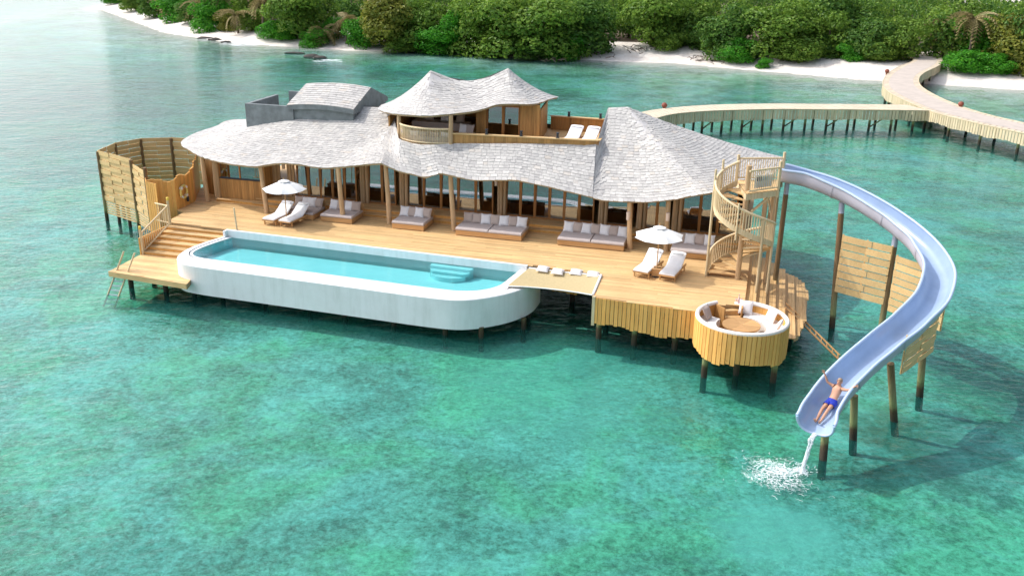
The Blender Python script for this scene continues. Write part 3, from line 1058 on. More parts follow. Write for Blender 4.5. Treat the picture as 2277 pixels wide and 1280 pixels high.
class Surf:
    def __init__(self, cols, sag):
        self.c = cols
        self.sag = sag
        self.s = [0.0]
        for a, b in zip(cols, cols[1:]):
            self.s.append(self.s[-1] + (b[0] - a[0]).length)
        self.L = self.s[-1]
        self.h = 0
    def col(self, s):
        s = min(max(s, 0), self.L)
        lo, hi = 0, len(self.s) - 1
        while hi - lo > 1:
            m = (lo + hi) // 2
            if self.s[m] <= s: lo = m
            else: hi = m
        d = self.s[hi] - self.s[lo]
        f = (s - self.s[lo]) / d if d > 1e-9 else 0
        a, b = self.c[lo], self.c[hi]
        return a[0].lerp(b[0], f), a[1].lerp(b[1], f)
    def pt(self, s, t):
        e, q = self.col(s)
        L = (q - e).length
        p = e.lerp(q, t)
        return p - Vector((0, 0, self.sag * min(1, L / 5.0) * 4 * t * (1 - t)))

def roof_pieces(surf, roof, name_big, n_big, course=0.21, tmax=1.0, thick=0.10):
    """shell, then courses of slates with their own edges"""
    nt_ = 8
    ss = [surf.L * i / 220 for i in range(221)]
    top = [[surf.pt(s, t / nt_) for s in ss] for t in range(nt_ + 1)]
    bot = [[q - Vector((0, 0, thick)) for q in r] for r in top]
    mb = MB()
    mb.rows(top)
    roof_ob = mb.build("roof", MAT['slate_base'], villa, smooth=50)
    so_ = MB()
    so_.rows([list(reversed(r)) for r in bot])
    so_.rows([[q for q in bot[0]], [q for q in top[0]]])
    so_.build("soffit", MAT['soffit'], roof_ob, smooth=50, o=villa["_o"])
    slates = []
    maxlen = max((a[1] - a[0]).length for a in surf.c)
    k = 0
    while k * course < maxlen:
        s = -R(0, 0.3)
        while s < surf.L:
            e, q = surf.col(min(max(s, 0), surf.L))
            L = max(0.3, (q - e).length)
            t0 = k * course / L
            if t0 >= 0.985:
                s += 0.3
                continue
            t1 = min(1.0, (k + 1.12) * course / L)
            sc = max(0.12, (surf.pt(s + 0.15, min(t0, 1)) - surf.pt(s - 0.15, min(t0, 1))).length / 0.3) if 0.2 < s < surf.L - 0.2 else 1.0
            ds = R(0.20, 0.38) / sc
            s0, s1 = max(s, 0), min(s + ds, surf.L)
            s += ds
            if s1 - s0 < 0.02:
                continue
            g = 0.008 / sc
            jt = R(-0.12, 0.12) * course / L
            ta = max(-0.03, t0 - 0.1 * course / L + jt)
            a, b = surf.pt(s0 + g, ta), surf.pt(s1 - g, ta + R(-.03, .03) * course / L)
            # real overhang past the shell at the eave
            if k == 0:
                d = surf.pt(s0, 0) - surf.pt(s0, 0.1)
                d = d.normalized() * 0.06
                a, b = a + d, b + d
            # keep each slate inside its own slope
            e1, q1 = surf.col(s1)
            c, dd = surf.pt(s1 - g, min(t1, 1)), surf.pt(s0 + g, min(t1, 1))
            nn = (b - a).cross(dd - a)
            if nn.length < 1e-5:
                continue
            nn.normalize()
            if nn.z < 0:
                nn = -nn
            lo, hi = 0.018 + R(0.002, 0.013), 0.008
            A, B, Cc, Dd = a + nn * lo, b + nn * (lo + R(-.006, .006)), c + nn * hi, dd + nn * hi
            h = 0.022
            slates.append(([A, B, Cc, Dd, a + nn * (lo - h), b + nn * (lo - h)], [(0, 1, 2, 3), (4, 5, 1, 0), (0, 3, 4), (1, 5, 2)]))
        k += 1
    camp = Vector((0, 0, CAM_H))
    def show(sl):
        c = sum((Vector(p) for p in sl[0][:4]), Vector()) / 4
        w = W(c.x, c.y, c.z)
        n = (sl[0][1] - sl[0][0]).cross(sl[0][3] - sl[0][0])
        n = FU * n.x + FV * n.y + Vector((0, 0, n.z))
        d = camp - w
        return n.dot(d) / d.length ** 3
    slates.sort(key=show, reverse=True)
    for vs, fs in slates[:n_big]:
        MB().add(vs, fs).build(name_big, MAT['slate'], roof_ob, o=villa["_o"])
    rest = MB()
    for vs, fs in slates[n_big:]:
        rest.add(vs, fs)
    if rest.f:
        rest.build("slates", MAT['slate'], roof_ob, kind="stuff", o=villa["_o"])
    return roof_ob

EV = 43.2
RL = Vector((-25.4, 49.0, 7.05)); RL2 = Vector((-19.6, 49.0, 7.15))
def rl(u):
    f = min(1, max(0, (u - RL.x) / (RL2.x - RL.x)))
    return RL.lerp(RL2, f)
R0, R1 = PV(1352, 240, 48.5), PV(1395, 238, 48.5)
left_cols = [(Vector((-20.0, 54.6, 5.0)), Vector((-20.0, 49.2, 7.15))), (Vector((-25.5, 53.6, 4.9)), RL.copy()), (PV(540, 266, 51.6), RL.copy()), (PV(480, 282, 49.8), RL.copy()), (PV(427, 301, 47.9), RL.copy()),
             (PV(405, 319, 46.4), RL.copy()), (PV(421, 332, 45.3), RL.copy())]
for px, py, v in ((446, 346, 44.5), (481, 357, 43.7), (517, 364, 43.3), (566, 369, EV), (588, 366.5, EV), (626, 361.5, EV), (667, 364.5, EV), (708, 371, EV), (735, 372, EV), (790, 367, EV)):
    e = PV(px, py, v)
    left_cols.append((e, rl(e.x + 2.5)))
left_cols.append((PV(822, 364, EV), Vector((-19.9, 48.6, 7.1))))
ca = (PV(848, 362, EV), PV(878, 268, 47.6))
left_cols.append(ca)
left = Surf(dense(smooth_cols(left_cols)), 0.22)
roof_pieces(left, villa, "slate", 110)

mid_cols = [ca]
mid_cols.append((PV(893, 381, EV), PV(887, 309, 44.85)))
for (px, py), (tx, ty, tv) in (((911, 384), (900, 314, 44.75)), ((946.5, 393), (925, 321, 44.7)), ((957, 389.5), (940, 322, 44.7)), ((978.5, 383.5), (965, 322, 44.75)), ((1006, 389), (1000, 319, 45.1)),
                               ((1051, 397.5), (1050, 319, 45.15)), ((1094, 398.5), (1094, 319, 45.25)), ((1143, 398.5), (1143, 319, 45.35)), ((1173, 403), (1173, 319.5, 45.45)), ((1216, 412, ), (1216, 320.5, 45.6)),
                               ((1253, 421), (1253, 321, 45.7)), ((1295, 430.5), (1300, 322, 45.85)), ((1318, 437), (1326, 320, 45.9))):
    mid_cols.append((PV(px, py, EV), PV(tx, ty, tv)))
mid = Surf(dense(smooth_cols(mid_cols, hard=(1, 3))), 0.08)
roof_pieces(mid, villa, "slate", 70)

right_cols = [(PV(1318, 437, EV), PV(1326, 320, 45.9)), (PV(1330, 441, EV), PV(1345, 262, 47.9)), (PV(1340, 443.5, EV), R0.copy())]
for px, py in ((1383, 445.5), (1436, 447), (1475, 444)):
    right_cols.append((PV(px, py, EV), R0.lerp(R1, min(1, (px - 1340) / 110))))
for e in (PV(1508, 440, EV), PV(1541, 433, EV), PV(1578, 428, EV), Vector((-1.1, 44.1, 5.32)), Vector((-0.1, 45.8, 5.2)), Vector((0.62, 48.3, 5.25)), PV(1737, 351, 50.8), Vector((0.3, 53.0, 5.1)), Vector((-2.5, 54.6, 5.0))):
    right_cols.append((e, R1.copy()))
for u in (-6.5, -7.6):
    right_cols.append((Vector((u, 55, 5.0)), R1.lerp(R0, (-6.0 - u) / 1.6)))
for u in (-8.2, -14.5):
    right_cols.append((Vector((u, 55, 5.0)), Vector((u, 51.3, 6.4))))
right_cols.append((Vector((-20.0, 54.6, 5.0)), Vector((-20.0, 49.2, 7.15))))
right = Surf(dense(smooth_cols(right_cols, hard=(2,))), 0.16)
roof_pieces(right, villa, "slate", 70)

# the upper pavilion's own roof, two peaks with a sagging ridge between
K1, K2 = PV(958, 157, 48.8), PV(1130, 152, 49.3)
def tr(f):
    p = K1.lerp(K2, f)
    p.z -= 0.62 * 4 * f * (1 - f) * (1.0 if 0 < f < 1 else 0)
    return p
tow = []
for px, py, v, f in ((843, 241, 47.6, 0), (850.5, 246, 47.0, 0), (881, 252.5, 45.5, 0), (920.5, 255.5, 44.9, 0), (951, 257, 44.75, 0), (1003, 253, 45.1, 0.12), (1051, 247.5, 45.8, 0.36), (1079, 240.5, 46.3, 0.55),
                     (1106, 232.5, 46.6, 0.78), (1140, 230.5, 46.8, 1), (1179, 231, 47.1, 1), (1198, 228, 47.7, 1), (1225, 218, 49.0, 1)):
    tow.append((PV(px, py, v), tr(f)))
for p, f in (((-11.1, 50.2, 8.1), 1), ((-11.8, 51.6, 7.9), 1), ((-12.6, 52.4, 7.75), 1), ((-13.6, 52.8, 7.6), 0.8), ((-15.2, 52.9, 7.3), 0.5), ((-17.0, 52.9, 7.2), 0.15), ((-18.8, 52.4, 7.2), 0), ((-20.4, 50.9, 7.25), 0), ((-20.75, 49.2, 7.3), 0)):
    tow.append((Vector(p), tr(f)))
tow.append((tow[0][0].copy(), tow[0][1].copy()))
tower = Surf(dense(smooth_cols(tow)), 0.34)
roof_pieces(tower, villa, "slate", 50, course=0.21)

# ------------------------------------------------------------------ villa: walls, doors, posts
HF = D + 0.30                                         # house floor
MB().prism([(-29.4, 45.45), (-0.2, 45.45), (-0.2, 54), (-29.4, 54)], HF - 0.25, HF - 0.005).build("floor", MAT['deck'], villa)
FVV = 46.1
ups = [PV(x, 470, FVV).x for x in (614, 668, 694, 718, 746, 773)] + [PV(834, 454, FVV).x]
def log_cluster(u, v, z0, z1, n=3, r=0.10):
    root = MB().tube([(u, v, z0), (u + R(-.03, .03), v, (z0 + z1) / 2), (u, v, z1)], [r, r * .95, r * .9], 9).build("log_post", MAT['log'], villa, smooth=50)
    for k in range(1, n):
        MB().tube([(u + (k - (n - 1) / 2 + 0.5 * (n % 2)) * r * 2.0, v + R(-.03, .05), z0), (u + (k - (n - 1) / 2 + 0.5 * (n % 2)) * r * 2.0, v, z1)], r * R(.8, 1.0), 9).build("log", MAT['log'], root, smooth=50, o=villa["_o"])
clusters = [-26.2, -25.3, -20.9, -18.6, -13.1, -7.72, -5.75, -3.97]
for u in clusters:
    log_cluster(u, FVV - 0.1, HF, 5.1, 3)

def glass_front(us, v, z0, z1, fw=0.075, name="sliding_door"):
    """posts between panes; each pane is its own piece"""
    for a, b in zip(us, us[1:]):
        if b - a < 0.25:
            continue
        fr = MB()
        fr.box((a + fw / 2, v, (z0 + z1) / 2), (fw, 0.09, z1 - z0))
        fr.box((b - fw / 2, v, (z0 + z1) / 2), (fw, 0.09, z1 - z0))
        fr.box(((a + b) / 2, v, z0 + 0.05), (b - a - 2 * fw - 0.002, 0.08, 0.10))
        fr.box(((a + b) / 2, v, z1 - 0.05), (b - a - 2 * fw - 0.002, 0.08, 0.10))
        d = fr.build(name, MAT['frame'], villa)
        MB().box(((a + b) / 2, v + 0.01, (z0 + z1) / 2), (b - a - 2 * fw + 0.01, 0.016, z1 - z0 - 0.2), M=Matrix.Rotation(radians(-3.2), 3, 'X')).build("pane", MAT['glass'], d, o=villa["_o"])
    return None

def spans(a, b, n):
    return [lerp(a, b, i / n) for i in range(n + 1)]
glass_front(spans(-24.85, -21.25, 5), FVV, HF, 4.95)
glass_front(spans(-20.55, -18.95, 2), FVV, HF, 4.95)
glass_front(spans(-18.3, -13.45, 5), FVV, HF, 4.95)
glass_front(spans(-12.75, -8.05, 6), FVV, HF, 4.95)
glass_front(spans(-7.4, -6.05, 1), FVV, HF, 4.95, name="window")
glass_front(spans(-5.4, -4.25, 2), FVV, HF, 4.95)
glass_front(spans(-3.6, -0.9, 3), FVV, HF, 4.95)
MB().box((-13.0, FVV, 5.1), (25.8, 0.12, 0.3)).build("header_beam", MAT['frame'], villa)

def board_wall(pts, z0, z1, w=0.15, name="wall", mat='wall', th=0.09, capt=None, parent=None):
    """a wall with upright boards, each a piece of it"""
    parent = parent or villa
    for (x0, y0), (x1, y1) in zip(pts, pts[1:]):
        L = hypot(x1 - x0, y1 - y0)
        a = atan2(y1 - y0, x1 - x0)
        core = MB().box(((x0 + x1) / 2, (y0 + y1) / 2, (z0 + z1) / 2), (L, th * 0.5, z1 - z0 - 0.01), a).build(name, MAT[mat], parent)
        n = max(1, round(L / w))
        rest = MB()
        for i in range(n):
            t = (i + 0.5) / n
            mb = MB()
            mb.box((lerp(x0, x1, t), lerp(y0, y1, t), (z0 + z1) / 2), (L / n - 0.008, th + R(-.006, .006), z1 - z0), a)
            mb.build("board", MAT[mat], core, o=parent["_o"])
        if capt:
            MB().box(((x0 + x1) / 2, (y0 + y1) / 2, z1 + capt / 2), (L + 0.06, th + 0.16, capt), a).build("coping", MAT['deck'], core, o=parent["_o"])

# kitchen bay on the left
KV = 45.05
board_wall([(-29.05, KV), (-26.35, KV)], D + 0.1, 3.35)
MB().box((-27.7, KV, 3.40), (2.8, 0.16, 0.07)).build("window_sill", MAT['dark'], villa)
kw = MB()
for x in (-29.0, -27.75, -26.4):
    kw.box((x, KV, 4.03), (0.07, 0.09, 1.2))
kwo = kw.build("kitchen_window", MAT['frame'], villa)
for a, b in ((-28.96, -27.79), (-27.71, -26.44)):
    MB().box(((a + b) / 2, KV, 4.03), (b - a, 0.014, 1.18)).build("pane", MAT['glass'], kwo, o=villa["_o"])
kin = MB()
kin.box((-27.7, KV + 0.5, 3.25), (2.6, 0.7, 0.08))
kin.box((-27.7, KV + 0.55, 2.8), (2.5, 0.55, 0.86))
kin.build("kitchen_counter", MAT['white'], villa)
board_wall([(-29.05, 51), (-29.05, KV)], D + 0.1, 4.5)
board_wall([(-26.3, KV + 0.05), (-26.3, FVV)], D + 0.1, 4.9)
board_wall([(-30.6, 46.2), (-29.15, 45.6)], D, 4.4)
log_cluster(-29.25, KV - 0.1, D, 4.6, 2, 0.12)
# inside
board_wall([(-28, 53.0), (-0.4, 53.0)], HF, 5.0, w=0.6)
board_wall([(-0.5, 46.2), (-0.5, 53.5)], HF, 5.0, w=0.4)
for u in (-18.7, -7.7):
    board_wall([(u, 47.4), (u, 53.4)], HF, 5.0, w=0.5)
MB().box((-14.5, 49.8, 5.06), (27.5, 6.2, 0.06)).build("ceiling", MAT['soffit'], villa)
cur = MB()
for u0 in (-18.2, -12.7, -5.3, -3.5, -24.7):
    pts0 = [(u0 + k * 0.05, FVV + 0.22 + 0.04 * (k % 2), 0) for k in range(9)]
    cur.rows([[(x, y, z) for x, y, _ in pts0] for z in (HF + 0.03, 5.2)])
cur.build("curtain", MAT['curtain'], villa)
for (u, v, sx_, sy_, h) in ((-16.5, 48.6, 2.2, 1.0, 0.75), (-10.8, 48.8, 2.4, 1.0, 0.75), (-23.0, 48.6, 1.8, 0.9, 0.75)):
    t = MB()
    t.box((u, v, HF + h - 0.03), (sx_, sy_, 0.06))
    for a in (-1, 1):
        for b in (-1, 1):
            t.box((u + a * (sx_ / 2 - 0.1), v + b * (sy_ / 2 - 0.1), HF + h / 2 - 0.03), (0.08, 0.08, h - 0.06))
    t.build("inner_table", MAT['teak'], villa)
bd = MB()
bd.box((-2.2, 48.6, HF + 0.3), (2.0, 2.2, 0.5))
bd.build("bed", MAT['cush_w'], villa)
bd = MB()
bd.box((-6.7, 47.9, HF + 0.35), (1.0, 0.8, 0.7))
bd.build("sideboard", MAT['teak'], villa)

# free-standing columns under the eave
colpts = [((462, 448), (449, 349)), ((594, 473), (579, 373)), ((764, 494), (752, 374)), ((866, 497), (857, 368)), ((1010, 513), (1001, 387)), ((1400, 553), (1400, 447)), ((1481, 558), (1487, 443))]
for k, ((bx, by), (tx, ty)) in enumerate(colpts):
    b = UV(bx, by, D)
    lean = PV(tx, ty, b.y + 0.12)
    tp = Vector((b.x + (lean.x - b.x) * 1.0, b.y + 0.12, lean.z + 0.08))
    m1 = b.lerp(tp, 0.5) + Vector((R(-.03, .03), 0, 0))
    MB().tube([b, m1, tp], [0.135, 0.125, 0.115], 11).build("column", MAT['log'], villa, smooth=50)
for px, py, v in ((1694, 520, 45.2), (1708, 520, 45.6)):
    q = PV(px, py, v)
    MB().tube([(q.x, v, D), (q.x, v, 5.15)], 0.12, 10).build("column", MAT['log'], villa, smooth=50)

# wall lamps on the columns
def wall_lamp(px, py, v, label):
    q = PV(px, py, v)
    t = vthing("wall_lamp", label, "lamp", (q.x, q.y, q.z), "parchment lamps on the villa columns")
    MB().lathe([(0.02, q.z - 0.19), (0.085, q.z - 0.19), (0.095, q.z + 0.19), (0.02, q.z + 0.19)], 12, (q.x, q.y, 0)).build("lamp_shade", MAT['lampshade'], t, smooth=40)
    MB().box((q.x, q.y + 0.11, q.z + 0.1), (0.05, 0.12, 0.05)).build("bracket", MAT['dark'], t)
wall_lamp(1397, 480, 43.18, "parchment cylinder lamp on the column left of the right umbrella")
wall_lamp(1485, 482, 43.38, "parchment cylinder lamp on the column right above the right umbrella")
wall_lamp(1103, 405, 45.85, "parchment cylinder lamp on the log posts above the first long sofa")
wall_lamp(630, 368, 45.85, "parchment cylinder lamp on the log posts above the left umbrella")

# ------------------------------------------------------------------ upper pavilion, terrace, roof box
TF = 6.15
MB().prism([(-18.6, 45.7), (-17.8, 45.0), (-16.8, 44.8), (-15.5, 45.15), (-8.05, 45.95), (-8.05, 51.1), (-20, 52.2), (-20, 47.5)], 5.7, TF).build("upper_floor", MAT['deck'], villa)
board_wall([(-15.45, 45.17), (-8.02, 45.92)], 5.9, 6.74, capt=0.05)
board_wall([(-8.02, 45.98), (-8.2, 51.0)], 5.9, 6.72, capt=0.05)
board_wall([(-8.2, 51.05), (-11.6, 51.05)], 5.9, 6.88, capt=0.05)
board_wall([(-14.85, 47.55), (-14.3, 47.55)], TF, 7.95)
board_wall([(-12.45, 47.55), (-11.4, 47.55)], TF, 8.05)
board_wall([(-11.4, 47.6), (-11.75, 50.6)], TF, 7.8)
board_wall([(-14.85, 51.0), (-14.85, 47.6)], TF, 7.6)
board_wall([(-19.6, 51.4), (-14.9, 51.2)], TF, 7.2)
board_wall([(-19.7, 47.2), (-19.65, 51.3)], TF, 7.05)
glass_front(spans(-14.28, -12.47, 2), 47.56, TF, 7.95)
MB().box((-13.3, 49.1, 6.90), (2.5, 2.4, 1.48)).build("dark_room_fill", MAT['dim'], villa)  # solid dark block added behind the doors in place of an unlit room
# balcony
bal = [(-18.5, 45.72), (-18.1, 45.28), (-17.5, 44.95), (-16.8, 44.82), (-16.1, 44.9), (-15.5, 45.12)]
balp = catmull([(p[0], p[1], 0) for p in bal], 6)
br = MB().tube([(p.x, p.y, TF + 0.83) for p in balp], 0.05, 8).build("balcony_railing", MAT['rail'], villa, smooth=50)
MB().tube([(p.x, p.y, TF + 0.10) for p in balp], 0.04, 8).build("lower_rail", MAT['rail'], br, smooth=50, o=villa["_o"])
fine = catmull([(p[0], p[1], 0) for p in bal], 8)
for p in fine[1:-1]:
    MB().tube([(p.x, p.y, TF - 0.05), (p.x, p.y, TF + 0.82)], 0.019, 6).build("baluster", MAT['rail'], br, smooth=50, o=villa["_o"])
for u, v, zt in ((-18.52, 45.72, 7.48), (-15.45, 45.1, 7.72), (-18.9, 49.8, 7.6), (-16.4, 49.9, 7.6)):
    MB().tube([(u, v, 5.8), (u, v, zt)], 0.11, 10).build("pavilion_post", MAT['log'], villa, smooth=50)
bs = MB()
bs.prism([(p.x * 1.0, p.y + 0.18) for p in balp] + [(-15.6, 45.9), (-16.8, 45.6), (-18.0, 46.1)], TF, TF + 0.36)
bs.build("balcony_bench", MAT['seat'], villa)
bs = MB().box((-17.4, 49.2, TF + 0.2), (3.2, 0.9, 0.4)).build("back_bench", MAT['seat'], villa)

# slate-clad box with a low gabled lid
bx = MB()
bl, brr, bv, bt = -26.0, -21.95, 47.6, 52.4
fz, rz_, hz_ = 7.16, 8.02, 50.1
bx.prism([(bl + 0.25, bv + 0.15), (brr - 0.1, bv + 0.15), (brr - 0.1, bt), (bl + 0.25, bt)], 5.6, 7.05)
box_o = bx.build("roof_box", MAT['concrete'], villa)
lid = MB()
def lidz(u, base):
    f = (u - bl) / (brr - bl)
    return base + 0.14 * 4 * f * (1 - f)
us_ = spans(bl, brr, 12)
v0_, v1_, v2_ = bv, hz_, bt + 0.1
top_rows = [[(u, v0_, lidz(u, fz)) for u in us_], [(u, v1_, lidz(u, rz_)) for u in us_], [(u, v2_, lidz(u, fz)) for u in us_]]
lid.rows(top_rows)
lid.rows([[(u, v0_, lidz(u, fz) - 0.26) for u in us_], [(u, v0_, lidz(u, fz)) for u in us_]])
lid.rows([list(reversed(r)) for r in [[(u, v, z - 0.26) for u, v, z in rr_] for rr_ in top_rows]])
for u in (bl, brr):
    ordv = [(u, v0_, lidz(u, fz) - 0.26), (u, v2_, lidz(u, fz) - 0.26), (u, v2_, lidz(u, fz)), (u, v1_, lidz(u, rz_)), (u, v0_, lidz(u, fz))]
    lid.add(ordv, [(0, 1, 2, 3, 4) if u == brr else (4, 3, 2, 1, 0)])
lid_o = lid.build("box_lid", MAT['concrete'], villa)
# slates on the lid
lids = Surf([(Vector((u, v0_, lidz(u, fz))), Vector((u, v1_, lidz(u, rz_)))) for u in us_], 0.0)
mbs = MB()
k = 0
LL = (lids.c[0][1] - lids.c[0][0]).length
while k * 0.25 < LL:
    s = -R(0, .3)
    while s < lids.L:
        ds = R(.28, .5)
        s0, s1 = max(0, s), min(lids.L, s + ds)
        s += ds
        if s1 - s0 < 0.05: continue
        a, b, c, d = lids.pt(s0 + .006, k * .25 / LL), lids.pt(s1 - .006, k * .25 / LL), lids.pt(s1 - .006, min(1, (k + 1.1) * .25 / LL)), lids.pt(s0 + .006, min(1, (k + 1.1) * .25 / LL))
        n = (b - a).cross(d - a).normalized()
        lo = 0.03 + R(0, .012)
        mbs.add([a + n * lo, b + n * lo, c + n * .012, d + n * .012, a, b], [(0, 1, 2, 3), (4, 5, 1, 0), (0, 3, 4), (1, 5, 2)])
    k += 1
mbs.build("lid_slates", MAT['slate'], lid_o, kind="stuff", o=villa["_o"])
pw = MB()
pw.box((-27.15, 47.75, 6.2), (3.0, 0.22, 1.8))
pw.box((-28.55, 49.5, 6.2), (0.22, 3.3, 1.8))
pw.box((-26.6, 51.8, 6.5), (2.9, 0.22, 1.5))
pw.build("parapet", MAT['concrete'], villa)

# bollard lamps on the terrace coping
def bollard(px, py, v, z, label):
    q = PV(px, py, v)
    t = vthing("bollard_lamp", label, "lamp", (q.x, v, z), "dark bollard lamps on the terrace parapet")
    MB().lathe([(0.07, z), (0.07, z + 0.16), (0.055, z + 0.165), (0.055, z + 0.21), (0.085, z + 0.215), (0.085, z + 0.27)], 12, (q.x, v, 0)).build("lamp_body", MAT['dark'], t, smooth=30)
    MB().lathe([(0.10, z - 0.001), (0.10, z + 0.012)], 12, (q.x, v, 0)).build("base_plate", MAT['dark'], t, smooth=30)
def coping_v(u):
    return lerp(45.17, 45.92, (u + 15.45) / 7.43)
for px, lab in ((1082, "dark bollard lamp on the front terrace parapet, nearest the glass doors' left leaf"), (1159, "dark bollard lamp on the front terrace parapet below the doors' right jamb"), (1240, "dark bollard lamp on the front terrace parapet near the two sun chairs")):
    bollard(px, 295, coping_v(PV(px, 295, 45.5).x), 6.79, lab)
bollard(1265, 262, 51.05, 6.93, "dark bollard lamp on the rear terrace parapet, midway along it")
bollard(1335, 266, 51.05, 6.93, "dark bollard lamp on the rear terrace parapet against the slate roof")

# ------------------------------------------------------------------ cushions
def pillow_mesh(s=0.52, t=0.17, n=9):
    mb = MB()
    rows_t, rows_b = [], []
    for i in range(n):
        a, b = [], []
        for j in range(n):
            x, y = 2 * i / (n - 1) - 1, 2 * j / (n - 1) - 1
            k = max(0, (1 - x ** 4) * (1 - y ** 4)) ** 0.55
            pin = 1 - 0.09 * (1 - abs(x) ** 2) * abs(y) ** 3
            pin2 = 1 - 0.09 * (1 - abs(y) ** 2) * abs(x) ** 3
            w = 0.012 * noise.noise(Vector((x * 2.3, y * 2.3, s * 9)))
            a.append((x * s / 2 * pin2, y * s / 2 * pin, t / 2 * k + w * k))
            b.append((x * s / 2 * pin2, y * s / 2 * pin, -t / 2 * k))
        rows_t.append(a); rows_b.append(list(reversed(b)))
    mb.rows(rows_t); mb.rows(rows_b)
    return mb
PIL = {}
def cushion(kind, loc, rot, label, group, s=0.52):
    key = (kind, s)
    if key not in PIL:
        o = pillow_mesh(s).build("cushion", MAT[kind], None, smooth=80)
        PIL[key] = o
    else:
        o = PIL[key].copy()
        COL.objects.link(o)
    o.location = loc
    o.rotation_euler = rot
    o["label"], o["category"], o["group"] = label, "cushion", group
    return o

def standing(kind, u, v, z, label, group, rz=0.0, tilt=68, s=0.52, face=-1):
    """leaning cushion: its face turned towards -v, tilted back"""
    c = W(u, v, z + s * 0.47)
    return cushion(kind, c, (radians(tilt), R(-0.06, 0.06), -FA + rz + R(-.05, .05)), label, group, s)

ordinals = ["leftmost", "second", "third", "fourth", "fifth", "sixth", "rightmost"]
def sofa(u0, u1, label, desc, cols, split=1, vf=42.92, vb=44.35, group="low sofas along the villa front"):
    t = vthing("low_sofa", label, "sofa", ((u0 + u1) / 2, (vf + vb) / 2, D), group)
    uc, vc = (u0 + u1) / 2, (vf + vb) / 2
    b = MB()
    b.box((uc, vc, D + 0.15), (u1 - u0 - 0.04, vb - vf - 0.06, 0.24))
    b.build("base", MAT['teak'], t)
    for du in (-1, 1):
        for dv in (-1, 1):
            MB().box((uc + du * ((u1 - u0) / 2 - 0.08), vc + dv * ((vb - vf) / 2 - 0.09), D + 0.03), (0.09, 0.09, 0.06)).build("leg", MAT['teak'], t)
    w = (u1 - u0) / split
    for i in range(split):
        mb = MB()
        n = 6
        x0, x1 = u0 + i * w + 0.012, u0 + (i + 1) * w - 0.012
        prof = [(vf, D + 0.29), (vf - 0.012, D + 0.34), (vf + 0.02, D + 0.395), (vf + 0.1, D + 0.41), (vb - 0.1, D + 0.41), (vb, D + 0.38), (vb, D + 0.28)]
        rr = []
        for j, (vv, zz) in enumerate(prof):
            rr.append([(x0 + 0.02 * (1 if 0 < j < 6 and zz > D + .39 else 0), vv, zz), (lerp(x0, x1, .5), vv, zz + 0.006), (x1 - 0.02 * (1 if 0 < j < 6 and zz > D + .39 else 0), vv, zz)])
        mb.rows(rr)
        mb.add([r[0] for r in rr], [tuple(range(len(rr)))])
        mb.add([r[2] for r in rr], [tuple(reversed(range(len(rr))))])
        mb.build("seat_cushion", MAT['seat'], t, smooth=50)
    MB().box((uc, vb + 0.05, D + 0.42), (u1 - u0, 0.06, 0.6)).build("backrest", MAT['teak'], t)
    n = len(cols)
    pitch = (u1 - u0 - 0.15) / n
    for i, c in enumerate(cols):
        nm = ordinals[i] if i < n - 1 else "rightmost"
        standing('cush_w' if c == 'w' else 'cush_t', u0 + 0.1 + pitch * (i + 0.5), vb - 0.28 + R(-.02, .02), D + 0.40,
                 "%s %s cushion leaning on the %s" % (nm, "white" if c == 'w' else "taupe", desc), "cushions on the low sofas", rz=R(-.12, .12), tilt=R(62, 72), s=0.54)
sofa(-24.0, -22.35, "low mauve-grey sofa in shade behind the left umbrella", "sofa behind the left umbrella", "twwt")
sofa(-21.95, -20.15, "low mauve-grey sofa behind a log column, second from the left", "sofa behind the third column", "wtwt")
sofa(-17.95, -16.2, "low mauve-grey sofa in mid facade, right of the fourth column", "sofa right of the fourth column", "wtwt")
sofa(-14.5, -11.05, "long low mauve-grey sofa with seven cushions right of the middle column", "long sofa behind the pool's middle", "ttwtwtw", 2, 42.85, 44.3)
sofa(-9.25, -5.95, "long low mauve-grey sofa left of the right umbrella", "long sofa left of the right umbrella", "wtwtwtw", 2, 42.85, 44.3)
sofa(-3.75, -1.75, "low mauve-grey sofa between the right umbrella and the spiral stair", "sofa beside the spiral stair", "twtw", 1, 42.75, 44.2)
for i, (u, c) in enumerate(((-18.05, 't'), (-17.5, 'w'), (-16.95, 't'), (-16.4, 't'), (-15.85, 'w'))):
    standing('cush_w' if c == 'w' else 'cush_t', u, 45.42 - 0.28 * (1 - ((u + 16.9) / 1.3) ** 2) + 0.1, TF + 0.10, "%s %s cushion showing through the balcony balusters" % (ordinals[i] if i < 4 else "rightmost", "white" if c == 'w' else "taupe"), "cushions on the balcony bench", tilt=100)
for i, u in enumerate((-18.1, -17.2, -16.3)):
    standing(('cush_t', 'cush_w', 'cush_t')[i], u, 49.25, TF + 0.42, "%s cushion on the pavilion's back bench" % ("left", "middle white", "right")[i], "cushions on the pavilion back bench")
for i, u in enumerate((-15.25, -14.95)):
    standing(('cush_w', 'cush_t')[i], u, 46.6, TF + 0.35, ("pale cushion just right of the balcony post" if i == 0 else "grey-taupe cushion by the pavilion's orange wall"), "cushions by the pavilion wall")
MB().box((-15.1, 46.75, TF + 0.16), (0.9, 0.6, 0.32)).build("corner_bench", MAT['seat'], villa)

